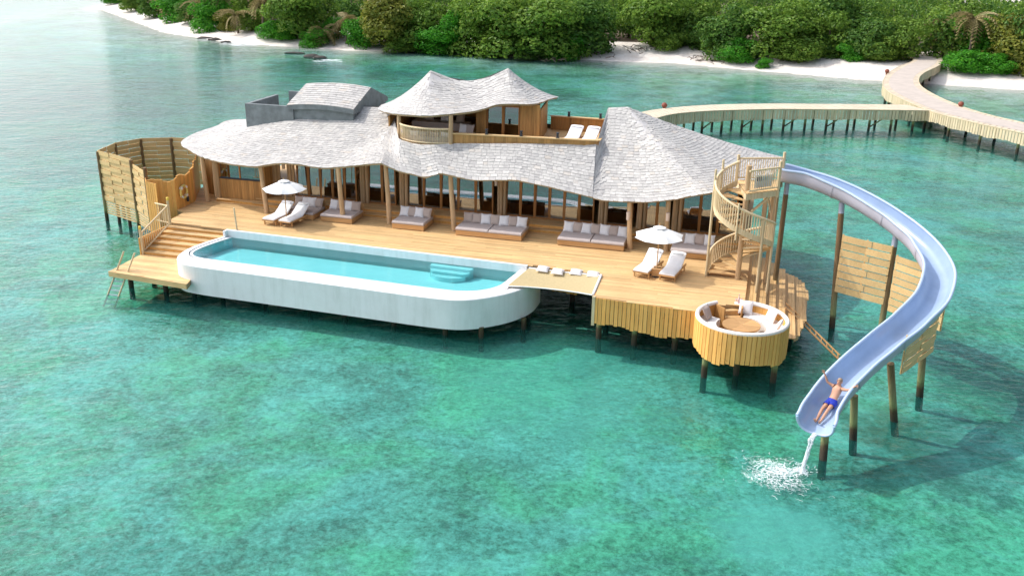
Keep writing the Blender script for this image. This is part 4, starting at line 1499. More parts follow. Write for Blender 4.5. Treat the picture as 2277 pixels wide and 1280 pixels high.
# ------------------------------------------------------------------ sun loungers
def lounger(name="sun_lounger"):
    t = thing(name, "x", "sun lounger", (0, 0, 0), 0, "white sun loungers")
    for s in (-1, 1):
        MB().bar((s * 0.34, 0, 0.28), (s * 0.34, 2.0, 0.28), 0.05, 0.08).build("side_rail", MAT['teak'], t)
        for y in (0.18, 1.75):
            MB().box((s * 0.34, y, 0.12), (0.05, 0.06, 0.24)).build("leg", MAT['teak'], t)
    MB().box((0, 0.02, 0.28), (0.63, 0.05, 0.08)).build("foot_bar", MAT['teak'], t)
    MB().box((0, 0.18, 0.09), (0.63, 0.03, 0.03)).build("stretcher", MAT['teak'], t)
    sl = MB()
    for k in range(9):
        sl.box((0, 0.12 + k * 0.14, 0.305), (0.63, 0.10, 0.02))
    sl.build("slats", MAT['teak'], t)
    a = radians(33)
    MB().box((0, 1.22 + 0.42 * cos(a), 0.32 + 0.42 * sin(a)), (0.64, 0.84, 0.03), M=Matrix.Rotation(a, 3, 'X')).build("back_frame", MAT['teak'], t)
    MB().bar((0, 1.85, 0.26), (0, 1.65, 0.58), 0.5, 0.03).build("back_prop", MAT['teak'], t)
    # mattress wrapped in a white towel, following the bend
    prof = [(0.0, 0.32), (0.01, 0.40), (0.35, 0.412), (0.8, 0.405), (1.12, 0.41)]
    for k in range(1, 7):
        prof.append((1.18 + 0.14 * k * cos(a), 0.425 + 0.14 * k * sin(a) + 0.01 * sin(k * 2)))
    prof.append((1.18 + 0.87 * cos(a) + 0.02, 0.42 + 0.87 * sin(a) - 0.07))
    rr = []
    for j, (y, z) in enumerate(prof):
        row = []
        for i in range(9):
            x = -0.345 + 0.69 * i / 8
            e = 0.03 * (abs(i - 4) / 4) ** 4
            row.append((x, y, z - e + 0.006 * noise.noise(Vector((x * 5, y * 4, 1.3)))))
        row = [(-0.35, y, z - 0.11)] + row + [(0.35, y, z - 0.11)]
        rr.append(row)
    MB().rows(rr).build("mattress", MAT['towel'], t, smooth=60)
    # folded towel roll at the head
    MB().tube([(-0.25, 1.72, 0.81), (0, 1.72, 0.82), (0.25, 1.72, 0.81)], [0.045, 0.055, 0.045], 8).build("head_roll", MAT['towel'], t, smooth=60)
    return t
lg = lounger()
LSP = [((1423, 619), 2.1, (1466, 585), "white sun lounger left of the right umbrella's pole"),
       ((1481, 627), 2.1, (1512, 593), "white sun lounger right of the right umbrella's pole, its back in shade"),
       ((597, 502), 2.1, (652, 477), "white sun lounger under the left umbrella, farther from the pool"),
       ((633, 506), 2.1, (687, 481), "white sun lounger under the left umbrella, nearer the pool")]
first = True
for (fx, fy), z, (hx, hy), lab in LSP:
    f, h = P(fx, fy, z), P(hx, hy, z)
    a = atan2(h.y - f.y, h.x - f.x) - pi / 2
    if first:
        lg.location = f; lg.rotation_euler = (0, 0, a); lg["label"] = lab
        first = False
    else:
        dup(lg, f, a, lab)
for u, lab in ((-9.75, "white lounger on the upper terrace, left one of the pair"), (-8.85, "white lounger on the upper terrace, right one beside the slate gable")):
    f = W(u, 46.4, TF)
    dup(lg, f, -FA - 0.12, lab)

# ------------------------------------------------------------------ umbrellas
def umbrella():
    t = thing("parasol", "x", "umbrella", (0, 0, 0), 0, "white canvas parasols")
    MB().lathe([(0.26, 0), (0.26, 0.05), (0.06, 0.08), (0.04, 0.3)], 14).build("base", MAT['dark'], t, smooth=30)
    MB().tube([(0, 0, 0.06), (0, 0, 2.36)], 0.024, 10).build("pole", MAT['teak'], t, smooth=50)
    MB().lathe([(0.02, 2.34), (0.035, 2.38), (0.02, 2.44), (0.004, 2.46)], 8).build("finial", MAT['teak'], t, smooth=50)
    n, r, z0, z1 = 8, 1.13, 1.86, 2.30
    mb = MB()
    for k in range(n):
        a0, a1 = 2 * pi * k / n, 2 * pi * (k + 1) / n
        rr = []
        for i in range(7):
            f = i / 6
            row = []
            for j in range(7):
                g = j / 6
                x = lerp(cos(a0), cos(a1), g) * r * f
                y = lerp(sin(a0), sin(a1), g) * r * f
                sag = 0.055 * f * (1 - (2 * g - 1) ** 2)
                z = z1 - (z1 - z0) * (f ** 1.12) - sag * (0.5 + 0.5 * f)
                if i == 6:
                    k2 = 1 - 0.05 * (1 - (2 * g - 1) ** 2)
                    x, y = x * k2, y * k2
                row.append((x, y, z))
            rr.append(row)
        mb.rows(rr)
    cano = mb.build("canopy", MAT['canvas'], t, smooth=25)
    v = MB()
    for k in range(n):
        a0, a1 = 2 * pi * k / n, 2 * pi * (k + 1) / n
        v.add([(0, 0, 2.36), (0.30 * cos(a0), 0.30 * sin(a0), 2.25), (0.30 * cos(a1), 0.30 * sin(a1), 2.25)], [(0, 1, 2)])
    v.build("vent_cap", MAT['canvas'], cano)
    for k in range(n):
        a = 2 * pi * k / n
        MB().bar((0.03 * cos(a), 0.03 * sin(a), 2.27), (r * 0.98 * cos(a), r * 0.98 * sin(a), 1.845), 0.018, 0.022).build("rib", MAT['teak'], t)
        MB().bar((0.03 * cos(a), 0.03 * sin(a), 1.72), (0.55 * cos(a), 0.55 * sin(a), 2.045), 0.014, 0.016).build("strut", MAT['teak'], t)
    MB().lathe([(0.045, 1.69), (0.045, 1.76)], 10).build("hub", MAT['teak'], t, smooth=30)
    return t
um = umbrella()
um.location = P(1459, 613, D); um.rotation_euler = (0, 0, radians(12))
um["label"] = "white parasol over the two loungers near the spiral stair"
dup(um, P(638, 497, D), radians(4), "white parasol over the two loungers at the deck's left")
bxp = P(1460, 613, D)
st = thing("side_table", "small slatted wooden table wrapped round the right umbrella's pole", "side table", bxp, -FA)
for k in range(4):
    a = k * pi / 2
    MB().box((0.2 * cos(a), 0.2 * sin(a), 0.19), (0.03, 0.42, 0.34), a).build("side_panel", MAT['teak'], st)
for y in (-0.16, 0.16):
    MB().box((0, y, 0.375), (0.46, 0.13, 0.03)).build("top_slat", MAT['teak'], st)

# thin pole by the pool
pb = P(527, 511, D)
tp = thing("lone_post", "thin bare wooden post standing by the pool's far left corner", "post", pb)
MB().tube([(0, 0, 0), (-0.03, 0, 0.6), (-0.06, 0, 1.15)], [0.045, 0.042, 0.038], 8).build("shaft", MAT['rail'], tp, smooth=50)
MB().lathe([(0.055, 0), (0.055, 0.04)], 8).build("collar", MAT['rail'], tp)

# ------------------------------------------------------------------ hammock net by the pool
hm = vthing("hammock_net", "sand coloured lounging net stretched between pool and deck", "hammock net", (-8.2, 38.2, 1.9))
c00, c10 = Vector((-10.15, 37.05, 1.92)), Vector((-6.32, 36.75, 2.06))
c01, c11 = Vector((-9.75, 39.3, 2.05)), Vector((-6.4, 39.1, 2.13))
rr = []
for i in range(13):
    row = []
    for j in range(9):
        s_, t_ = i / 12, j / 8
        p = c00.lerp(c10, s_).lerp(c01.lerp(c11, s_), t_)
        p.z -= 0.08 * 16 * s_ * (1 - s_) * t_ * (1 - t_) + 0.03 * sin(pi * s_)
        p.y += 0.28 * 4 * s_ * (1 - s_) * (1 - t_) ** 2
        row.append(tuple(p))
    rr.append(row)
MB().rows(rr).build("net", MAT['net'], hm, smooth=80)
MB().tube([r[0] for r in rr], 0.028, 8).build("front_rope", MAT['rope'], hm, smooth=60)
MB().tube([r[-1] for r in rr], 0.045, 8).build("rear_tube", MAT['rope'], hm, smooth=60)
MB().tube([tuple(Vector(q) + Vector((0.03, 0, 0.01))) for q in rr[-1]], 0.06, 8).build("side_tube", MAT['rope'], hm, smooth=60)
MB().bar(Vector((-10.32, 36.95, 1.85)), Vector((-9.92, 39.3, 1.93)), 0.42, 0.035).build("pool_side_panel", MAT['cream'], hm)
hz = [(1207, 600, 'cush_w', "leftmost white cushion on the hammock net"), (1240, 606, 'cream', "beige cushion second from the left on the hammock net"), (1281, 607, 'cush_w', "white cushion third from the left on the hammock net"), (1319, 612, 'cream', "rightmost beige cushion on the hammock net")]
for px, py, k, lab in hz:
    p = UV(px, py, 2.08)
    cushion(k, W(p.x, p.y, 2.13), (radians(6), radians(2), -FA + R(-.2, .2)), lab, "cushions on the hammock net", 0.56)

# ------------------------------------------------------------------ round sunken seating nook
nook = vthing("seating_nook", "round timber seating nook hanging off the deck's front corner", "seating nook", (NC.x, NC.y, 0.0))
NZ = D + 0.16
nb = 62
for k in range(nb):
    a = 2 * pi * (k + 0.5) / nb
    if 92 < math.degrees(a) < 128:
        continue
    zb = 1.0 + 0.10 * sin(a * 4.0 + 0.6) + R(-.045, .045)
    w = 2 * pi * NR / nb - 0.024
    M = Matrix.Rotation(a + pi / 2, 3, 'Z')
    MB().box((NC.x + NR * cos(a), NC.y + NR * sin(a), (NZ + zb) / 2), (w, 0.035, NZ - zb), M=M).build("board", MAT['board'], nook)
def ring_wall(r0, r1, z0, z1, a0, a1, n=48):
    mb = MB()
    rows_ = []
    for (r, z) in ((r0, z0), (r0, z1), (r1, z1), (r1, z0)):
        rows_.append([(NC.x + r * cos(radians(lerp(a0, a1, i / n))), NC.y + r * sin(radians(lerp(a0, a1, i / n))), z) for i in range(n + 1)])
    rows_.append(rows_[0])
    mb.rows(list(reversed(rows_)))
    for i in (0, n):
        q = [r[i] for r in rows_[:4]]
        mb.add(q, [(0, 1, 2, 3) if i == 0 else (3, 2, 1, 0)])
    return mb
A0, A1 = 128, 452
ring_wall(1.70, 1.772, 1.2, NZ, A0, A1, 56).build("lining", MAT['board'], nook)
rim_pts = [(NC.x + 1.74 * cos(radians(lerp(A0, 449, i / 64))), NC.y + 1.74 * sin(radians(lerp(A0, 449, i / 64))), NZ + 0.03) for i in range(65)]
MB().tube(rim_pts, 0.088, 10).build("rim_bolster", MAT['cream'], nook, smooth=60)
ring_wall(0.98, 1.69, 1.30, D - 0.16, 150, 448, 50).build("seat_cushion", MAT['cream'], nook, smooth=30)
MB().lathe([(0.01, 1.22), (1.72, 1.22), (1.72, 1.28), (0.01, 1.28)], 40, (NC.x, NC.y, 0)).build("floor", MAT['deck'], nook)
for k in range(4):
    z = D - 0.16 - k * 0.19
    a = radians(112)
    c = NC + Vector((cos(a), sin(a))) * (1.72 - k * 0.24)
    MB().box((c.x, c.y, z - 0.09), (0.98, 0.26, 0.18), a - pi / 2).build("step", MAT['deck'], nook)
for a in (92, 131):
    c = NC + Vector((cos(radians(a)), sin(radians(a)))) * 1.42
    MB().box((c.x, c.y, 1.80), (0.06, 0.7, 0.95), radians(a) - pi / 2).build("step_cheek", MAT['wall'], nook)
c = NC + Vector((cos(radians(92)), sin(radians(92)))) * 1.5
for px, py in ((1552, 840), (1722, 850)):
    p = UV(px, py, 0)
    d_ = (Vector((p.x, p.y)) - NC).normalized() * 1.58
    pile(nook, (NC.x + d_.x, NC.y + d_.y, 0), 1.5, 0.13)
pile(nook, (NC.x, NC.y + 1.0, 0), 1.3)
pile(nook, (NC.x, NC.y - 0.4, 0), 1.3)
nt_ = vthing("round_table", "round wooden table in the middle of the seating nook", "table", (NC.x, NC.y, 1.28))
TZ = 2.0
wed = 6
for k in range(wed):
    a0, a1 = 2 * pi * k / wed + 0.006, 2 * pi * (k + 1) / wed - 0.006
    pts = [(NC.x, NC.y)] + [(NC.x + 0.74 * cos(lerp(a0, a1, i / 8)), NC.y + 0.74 * sin(lerp(a0, a1, i / 8))) for i in range(9)]
    MB().prism(pts, TZ - 0.05, TZ).build("top_segment", MAT['teak'], nt_)
MB().lathe([(0.01, TZ - 0.09), (0.70, TZ - 0.09), (0.70, TZ - 0.051), (0.01, TZ - 0.051)], 24, (NC.x, NC.y, 0)).build("apron", MAT['teak'], nt_)
MB().lathe([(0.60, 1.50), (0.60, 1.54), (0.01, 1.54)], 24, (NC.x, NC.y, 0)).build("lower_shelf", MAT['teak'], nt_)
for k in range(5):
    a = 2 * pi * k / 5 + 0.5
    MB().tube([(NC.x + 0.5 * cos(a), NC.y + 0.5 * sin(a), 1.28), (NC.x + 0.5 * cos(a), NC.y + 0.5 * sin(a), TZ - 0.09)], 0.045, 8).build("leg", MAT['teak'], nt_, smooth=50)
nook_cushion_angles = (86, 38, -12, 166)
def nook_cushion(kind, ang, lab, tilt=66, rr=1.42):
    a = radians(ang)
    c = W(NC.x + rr * cos(a), NC.y + rr * sin(a), D - 0.16 + 0.27)
    cushion(kind, c, (radians(tilt), 0, a - pi / 2 - FA), lab, "cushions in the seating nook", 0.58)
nook_cushion('cush_w', 86, "white cushion at the back of the round nook")
nook_cushion('cream', 38, "cream cushion on the nook's right rear seat")
nook_cushion('cush_w', -12, "white cushion lying at the nook's far right edge")
nook_cushion('cush_t', 166, "taupe cushion at the nook's left edge")
# drinks stand by the nook steps
q = NC + Vector((cos(radians(97)), sin(radians(97)))) * 1.62
ds_ = vthing("drinks_tray", "small tray with pale pink bottle and glasses on the nook's edge", "tray", (q.x, q.y, NZ))
MB().box((q.x, q.y, NZ + 0.01), (0.36, 0.26, 0.02)).build("tray", MAT['cream'], ds_)
MB().lathe([(0.05, NZ + 0.02), (0.055, NZ + 0.2), (0.02, NZ + 0.27), (0.018, NZ + 0.40), (0.024, NZ + 0.41)], 10, (q.x - 0.02, q.y + 0.02, 0)).build("bottle", MAT['rosy'], ds_, smooth=50)
for dx, dy in ((0.09, 0.03), (-0.12, -0.04)):
    MB().lathe([(0.03, NZ + 0.02), (0.006, NZ + 0.03), (0.006, NZ + 0.10), (0.04, NZ + 0.15), (0.035, NZ + 0.22)], 10, (q.x + dx, q.y + dy, 0)).build("glass", MAT['rosy'], ds_, smooth=50)

# ------------------------------------------------------------------ spiral staircase to the slide platform
SCN = Vector((-0.49, 40.62)); SR = 1.32; ZP = 6.12
stair = vthing("spiral_staircase", "open timber spiral staircase climbing to the slide platform", "staircase", (SCN.x, SCN.y, D))
A_START, A_TURN, NS = 180.0, -430.0, 19
def sp(ang, r, z):
    a = radians(ang)
    return Vector((SCN.x + r * cos(a), SCN.y + r * sin(a), z))
MB().tube([(SCN.x, SCN.y, D), (SCN.x + 0.0, SCN.y, ZP + 1.12)], 0.115, 12).build("centre_pole", MAT['log'], stair, smooth=50)
RISE = (ZP - D) / (NS + 1)
for k in range(NS):
    z = D + RISE * (k + 1)
    a0 = A_START + A_TURN * k / NS
    a1 = A_START + A_TURN * (k + 1) / NS - 5
    mb = MB()
    pts = [sp(a0, 0.1, 0), sp(a0, SR, 0), sp((a0 + a1) / 2, SR, 0), sp(a1, SR, 0), sp(a1, 0.1, 0)]
    mb.prism([(p.x, p.y) for p in reversed(pts)], z - 0.055, z)
    mb.build("tread", MAT['deck'], stair)
def zz(ang):
    return D + (ang - A_START) / A_TURN * (ZP - D)
angs = [A_START + A_TURN * i / 96 for i in range(97)]
MB().tube([sp(a, SR + 0.02, zz(a) + 0.98) for a in angs], 0.055, 8).build("handrail", MAT['rail'], stair, smooth=60)
st_ = MB()
st_.rows([[sp(a, SR - 0.02, zz(a) - 0.10) for a in angs], [sp(a, SR - 0.02, zz(a) + 0.16) for a in angs], [sp(a, SR + 0.035, zz(a) + 0.16) for a in angs], [sp(a, SR + 0.035, zz(a) - 0.10) for a in angs], [sp(a, SR - 0.02, zz(a) - 0.10) for a in angs]])
st_.build("stringer", MAT['rail'], stair, smooth=40)
nbal = 86
for i in range(1, nbal):
    a = A_START + A_TURN * i / nbal
    MB().tube([sp(a, SR + 0.02, zz(a) + 0.05), sp(a, SR + 0.02, zz(a) + 0.97)], 0.029, 6).build("baluster", MAT['rail'], stair, smooth=50)
for ang, z0, z1, r in ((182, D, 6.05, 0.06), (-52, 1.6, 5.2, 0.06), (50, D, 4.3, 0.07), (-182, 4.9, 6.95, 0.05), (-215, 5.2, 7.25, 0.05), (-100, 4.3, 5.9, 0.04), (-20, D - .4, 4.8, 0.05)):
    p = sp(ang, SR + 0.06, 0)
    MB().tube([(p.x, p.y, z0), (p.x, p.y, z1)], r, 9).build("post", MAT['rail'], stair, smooth=50)
for ang in (20, -30, -75):
    MB().bar(sp(ang, 0.1, zz(ang) - 0.5), sp(ang, SR, zz(ang) - 0.12), 0.05, 0.07).build("bracket", MAT['rail'], stair)
# platform
pq = [Vector((-0.50, 40.15)), Vector((0.80, 41.35)), Vector((0.95, 43.30)), Vector((-1.02, 42.55))]
MB().prism([tuple(p) for p in pq], ZP - 0.30, ZP - 0.04).build("platform_frame", MAT['rail'], stair)
boards_fill(MB(), [tuple(p) for p in pq], ZP, 0.14, 0.035).build("platform_boards", MAT['deck'], stair, kind="stuff")
def rail_run(parent, a, b, za, zb, h=0.98, n=None, post=True, gap=0.105, mat='rail', r=0.042):
    a, b = Vector(a), Vector(b)
    L = (b - a).length
    n = n or max(3, round(L / gap))
    hr = MB().tube([(a.x, a.y, za + h), (b.x, b.y, zb + h)], r, 8).build("handrail", MAT[mat], parent, smooth=50)
    MB().tube([(a.x, a.y, za + 0.10), (b.x, b.y, zb + 0.10)], r * 0.8, 8).build("bottom_rail", MAT[mat], parent, smooth=50)
    for i in range(1, n):
        f = i / n
        p = a.lerp(b, f)
        z = lerp(za, zb, f)
        MB().tube([(p.x, p.y, z + 0.10), (p.x, p.y, z + h)], 0.02, 6).build("baluster", MAT[mat], parent, smooth=50)
rail_run(stair, pq[0] + Vector((0.06, 0.02)), pq[1], ZP, ZP)
rail_run(stair, pq[3], pq[2], ZP, ZP)
for p, zt in ((pq[1], ZP + 1.25), (pq[2], ZP + 1.25), (pq[3], ZP + 1.15)):
    MB().tube([(p.x, p.y, ZP - 0.35), (p.x, p.y, zt)], 0.065, 9).build("post", MAT['rail'], stair, smooth=50)
for p in (pq[1], pq[2]):
    MB().tube([(p.x - 0.1, p.y + 0.05, 1.0), (p.x - 0.1, p.y + 0.05, ZP - 0.3)], 0.08, 9).build("support_post", MAT['log'], stair, smooth=50)
MB().bar((SCN.x, SCN.y, ZP - 1.2), (0.5, 41.3, ZP - 0.32), 0.07, 0.09).build("brace", MAT['rail'], stair)
MB().bar((0.75, 41.5, 4.6), (0.3, 42.9, ZP - 0.32), 0.07, 0.09).build("brace", MAT['rail'], stair)
# notice hung on the balusters of the platform
mid_ = pq[0].lerp(pq[1], 0.50)
dirn = (pq[1] - pq[0]).normalized()
nrm = Vector((dirn.y, -dirn.x))
sg = vthing("notice_board", "white notice board with dark blue lettering blocks on the slide platform", "sign", (mid_.x, mid_.y, ZP + 0.2))
def on_rail(f, dz, off):
    p = pq[0].lerp(pq[1], f) - nrm * off
    return (p.x, p.y, ZP + dz)
ang_ = atan2(dirn.y, dirn.x)
MB().box(on_rail(0.53, 0.45, 0.055), (1.0, 0.02, 0.56), ang_).build("panel", MAT['sign'], sg)
for f, w, h in ((0.335, .05, .17), (0.385, .035, .20), (0.435, .07, .20)):
    MB().box(on_rail(f, 0.56, 0.042), (w, 0.006, h), ang_).build("printed_block", MAT['navy'], sg)
for f in (0.52, 0.57, 0.62, 0.67):
    MB().box(on_rail(f, 0.56, 0.042), (0.055, 0.006, 0.17), ang_).build("printed_block", MAT['paleblue'], sg)

# ------------------------------------------------------------------ water slide
slide = wthing("water_slide", "long curving pale blue water slide dropping to the lagoon", "water slide", (14.4, 36.0, 0.0))
SP = [(1735, 400, 6.15), (1800, 416, 5.98), (1873, 445, 5.68), (1940, 482, 5.30), (2000, 524, 4.88), (2048, 570, 4.45), (2078, 625, 4.02), (2068, 684, 3.62), (2022, 739, 3.22), (1965, 788, 2.80), (1908, 838, 2.30), (1862, 886, 1.80), (1830, 930, 1.38), (1813, 963, 1.12)]
path = catmull([P(*s) for s in SP], 8)
NPATH = len(path)
def slide_frame(i):
    a, b = path[max(0, i - 1)], path[min(NPATH - 1, i + 1)]
    t = (b - a).normalized()
    s = t.cross(Vector((0, 0, 1))).normalized()          # to the rider's right
    n = s.cross(t).normalized()
    # bank outwards on the bend
    a0, a1 = path[max(0, i - 4)], path[min(NPATH - 1, i + 4)]
    k0 = (path[i] - a0).normalized(); k1 = (a1 - path[i]).normalized()
    turn = k0.x * k1.y - k0.y * k1.x
    bank = max(-0.28, min(0.28, -turn * 0.55))
    s2 = s * cos(bank) + n * sin(bank)
    n2 = n * cos(bank) - s * sin(bank)
    return t, s2, n2
HW, DEP = 0.54, 0.62
def prof(scale=1.0, drop=0.0, n=18):
    out = []
    for k in range(n + 1):
        th = pi - pi * k / n
        c_, s_ = cos(th), sin(th)
        x = HW * scale * (abs(c_) ** 0.72) * (1 if c_ > 0 else -1)
        z = DEP * (1 - abs(s_) ** 0.85) - drop
        out.append((x, z))
    return out
inn_r, out_r, lipl, lipr = [], [], [], []
for i in range(NPATH):
    t, s, n = slide_frame(i)
    flare = 1.0 + 0.10 * max(0, (i - NPATH + 12) / 12)
    inn_r.append([path[i] + s * x * flare + n * z for x, z in prof()])
    out_r.append([path[i] + s * x * flare + n * z for x, z in prof(1.06, 0.045)])
    lipl.append(path[i] - s * HW * 1.04 * flare + n * (DEP - 0.01))
    lipr.append(path[i] + s * HW * 1.04 * flare + n * (DEP - 0.01))
MB().rows(inn_r).build("chute", MAT['slide'], slide, smooth=70)
MB().rows([list(reversed(r)) for r in out_r]).build("outer_shell", MAT['shell'], slide, smooth=70)
MB().tube(lipl, 0.058, 8).build("lip", MAT['slide_rim'], slide, smooth=70)
MB().tube(lipr, 0.058, 8).build("lip", MAT['slide_rim'], slide, smooth=70)
MB().tube([q.lerp(w, 0.5) for q, w in zip(inn_r[-1], out_r[-1])], 0.045, 8).build("end_lip", MAT['slide_rim'], slide, smooth=70)
for i in (14, 28, 42, 56, 70, 84):
    pr_ = prof(1.10, 0.075)
    t, s, n = slide_frame(i)
    MB().rows([[path[i] - t * 0.035 + s * x + n * z for x, z in reversed(pr_)], [path[i] + t * 0.035 + s * x + n * z for x, z in reversed(pr_)]]).build("joint_flange", MAT['shell'], slide, smooth=70)
def slide_post(foot, tops, r=0.13, sleeve=True, zbot=-2.3):
    f = Vector(foot)
    tp = Vector(tops)
    lo = f + (f - tp) * ((f.z - zbot) / max(0.1, tp.z - f.z))
    lo.z = zbot
    m = tp.lerp(f, 0.0)
    sl = tp + (f - tp) * min(1, 0.5 / max(0.1, (tp - f).length))
    o = MB().tube([lo, f, sl], [r * 1.03, r, r * 0.95], 11).build("support_post", MAT['pile'], slide, smooth=50)
    if sleeve:
        MB().tube([sl, tp], r * 0.92, 11).build("sleeve", MAT['sleeve'], o, smooth=50, o=slide["_o"])
def under(i, dz=0.08):
    return path[i] - Vector((0, 0, dz))
f1 = P(1724, 622, 1.6)
slide_post((f1.x, f1.y, 1.2), under(2), 0.12, zbot=-2.3)
feet = [((1850, 728), 16), ((1960, 730), 31), ((2045, 880), 58), ((1988, 935), 70), ((1897, 975), 81), ((1830, 1020), 93)]
FT = []
for (px, py), i in feet:
    p = P(px, py, 0.0)
    if i == 31:
        p = P(1990, 547, 4.42); p.z = 0
    FT.append(p)
    slide_post(p, under(i), 0.135, sleeve=i < 60)
MB().bar(under(2) + Vector((-0.3, 0, 0.1)), under(2) + Vector((-0.3, 0, -0.35)), 0.04, 0.04).build("bracket", MAT['dark'], slide)
MB().tube([path[0] + Vector((0, 0.5, 0.4)), path[0] + Vector((0.1, 0.5, 0.75)), path[0] + Vector((0.35, 0.5, 0.8))], 0.02, 6).build("grab_handle", MAT['dark'], slide, smooth=50)

# timber privacy panels below the slide
def woven_panel(a, b, z0, z1, label, n=8, posts=(), bow=0.0, both=True, shift=0.0, group="woven timber panels below the slide"):
    a, b = Vector(a), Vector(b)
    t = wthing("woven_screen", label, "panel", ((a.x + b.x) / 2, (a.y + b.y) / 2, z0), group)
    d = (b - a); d.z = 0
    L = d.length
    d.normalize()
    nn = Vector((d.y, -d.x, 0))
    h = (z1 - z0) / n
    for k in range(n):
        zc = z0 + h * (k + 0.5)
        cut = 0.5 + (0.09 if k % 2 else -0.02) + R(-.02, .02)
        for s0, s1 in ((0, cut), (cut, 1)):
            o = (0.022 if (k + (s0 > 0)) % 2 else 0.0)
            p = a + d * L * (s0 + .003) + nn * o
            q = a + d * L * (s1 - .003) + nn * o
            p.z = q.z = zc
            mb = MB()
            m = (p + q) / 2 + nn * 0.02
            mb.bar(p, m, 0.03, h * 0.86)
            mb.bar(m, q, 0.03, h * 0.86)
            mb.build("board", MAT['screen'], t)
    for s in (0.01, 0.5, 0.99):
        c = a + d * L * s - nn * 0.045
        MB().box((c.x, c.y, (z0 + z1) / 2), (0.07, 0.04, z1 - z0), atan2(d.y, d.x)).build("batten", MAT['screen'], t)
    return t
qa, qb = P(1874, 521, 4.42), P(1986, 547, 4.42)
qc = qb + Vector((1.45, -2.35, 0))
woven_panel(qa, qb, 1.78, 4.42, "pale timber panel between the two rear slide posts", 8)
woven_panel(qb + Vector((0.12, -0.2, 0)), qc, 1.6, 4.1, "timber panel half hidden inside the slide's bend", 8)
woven_panel(P(2004, 832, 1.85), P(2073, 781, 1.85), 1.85, 3.35, "short shaded timber panel under the slide's lower bend", 6)

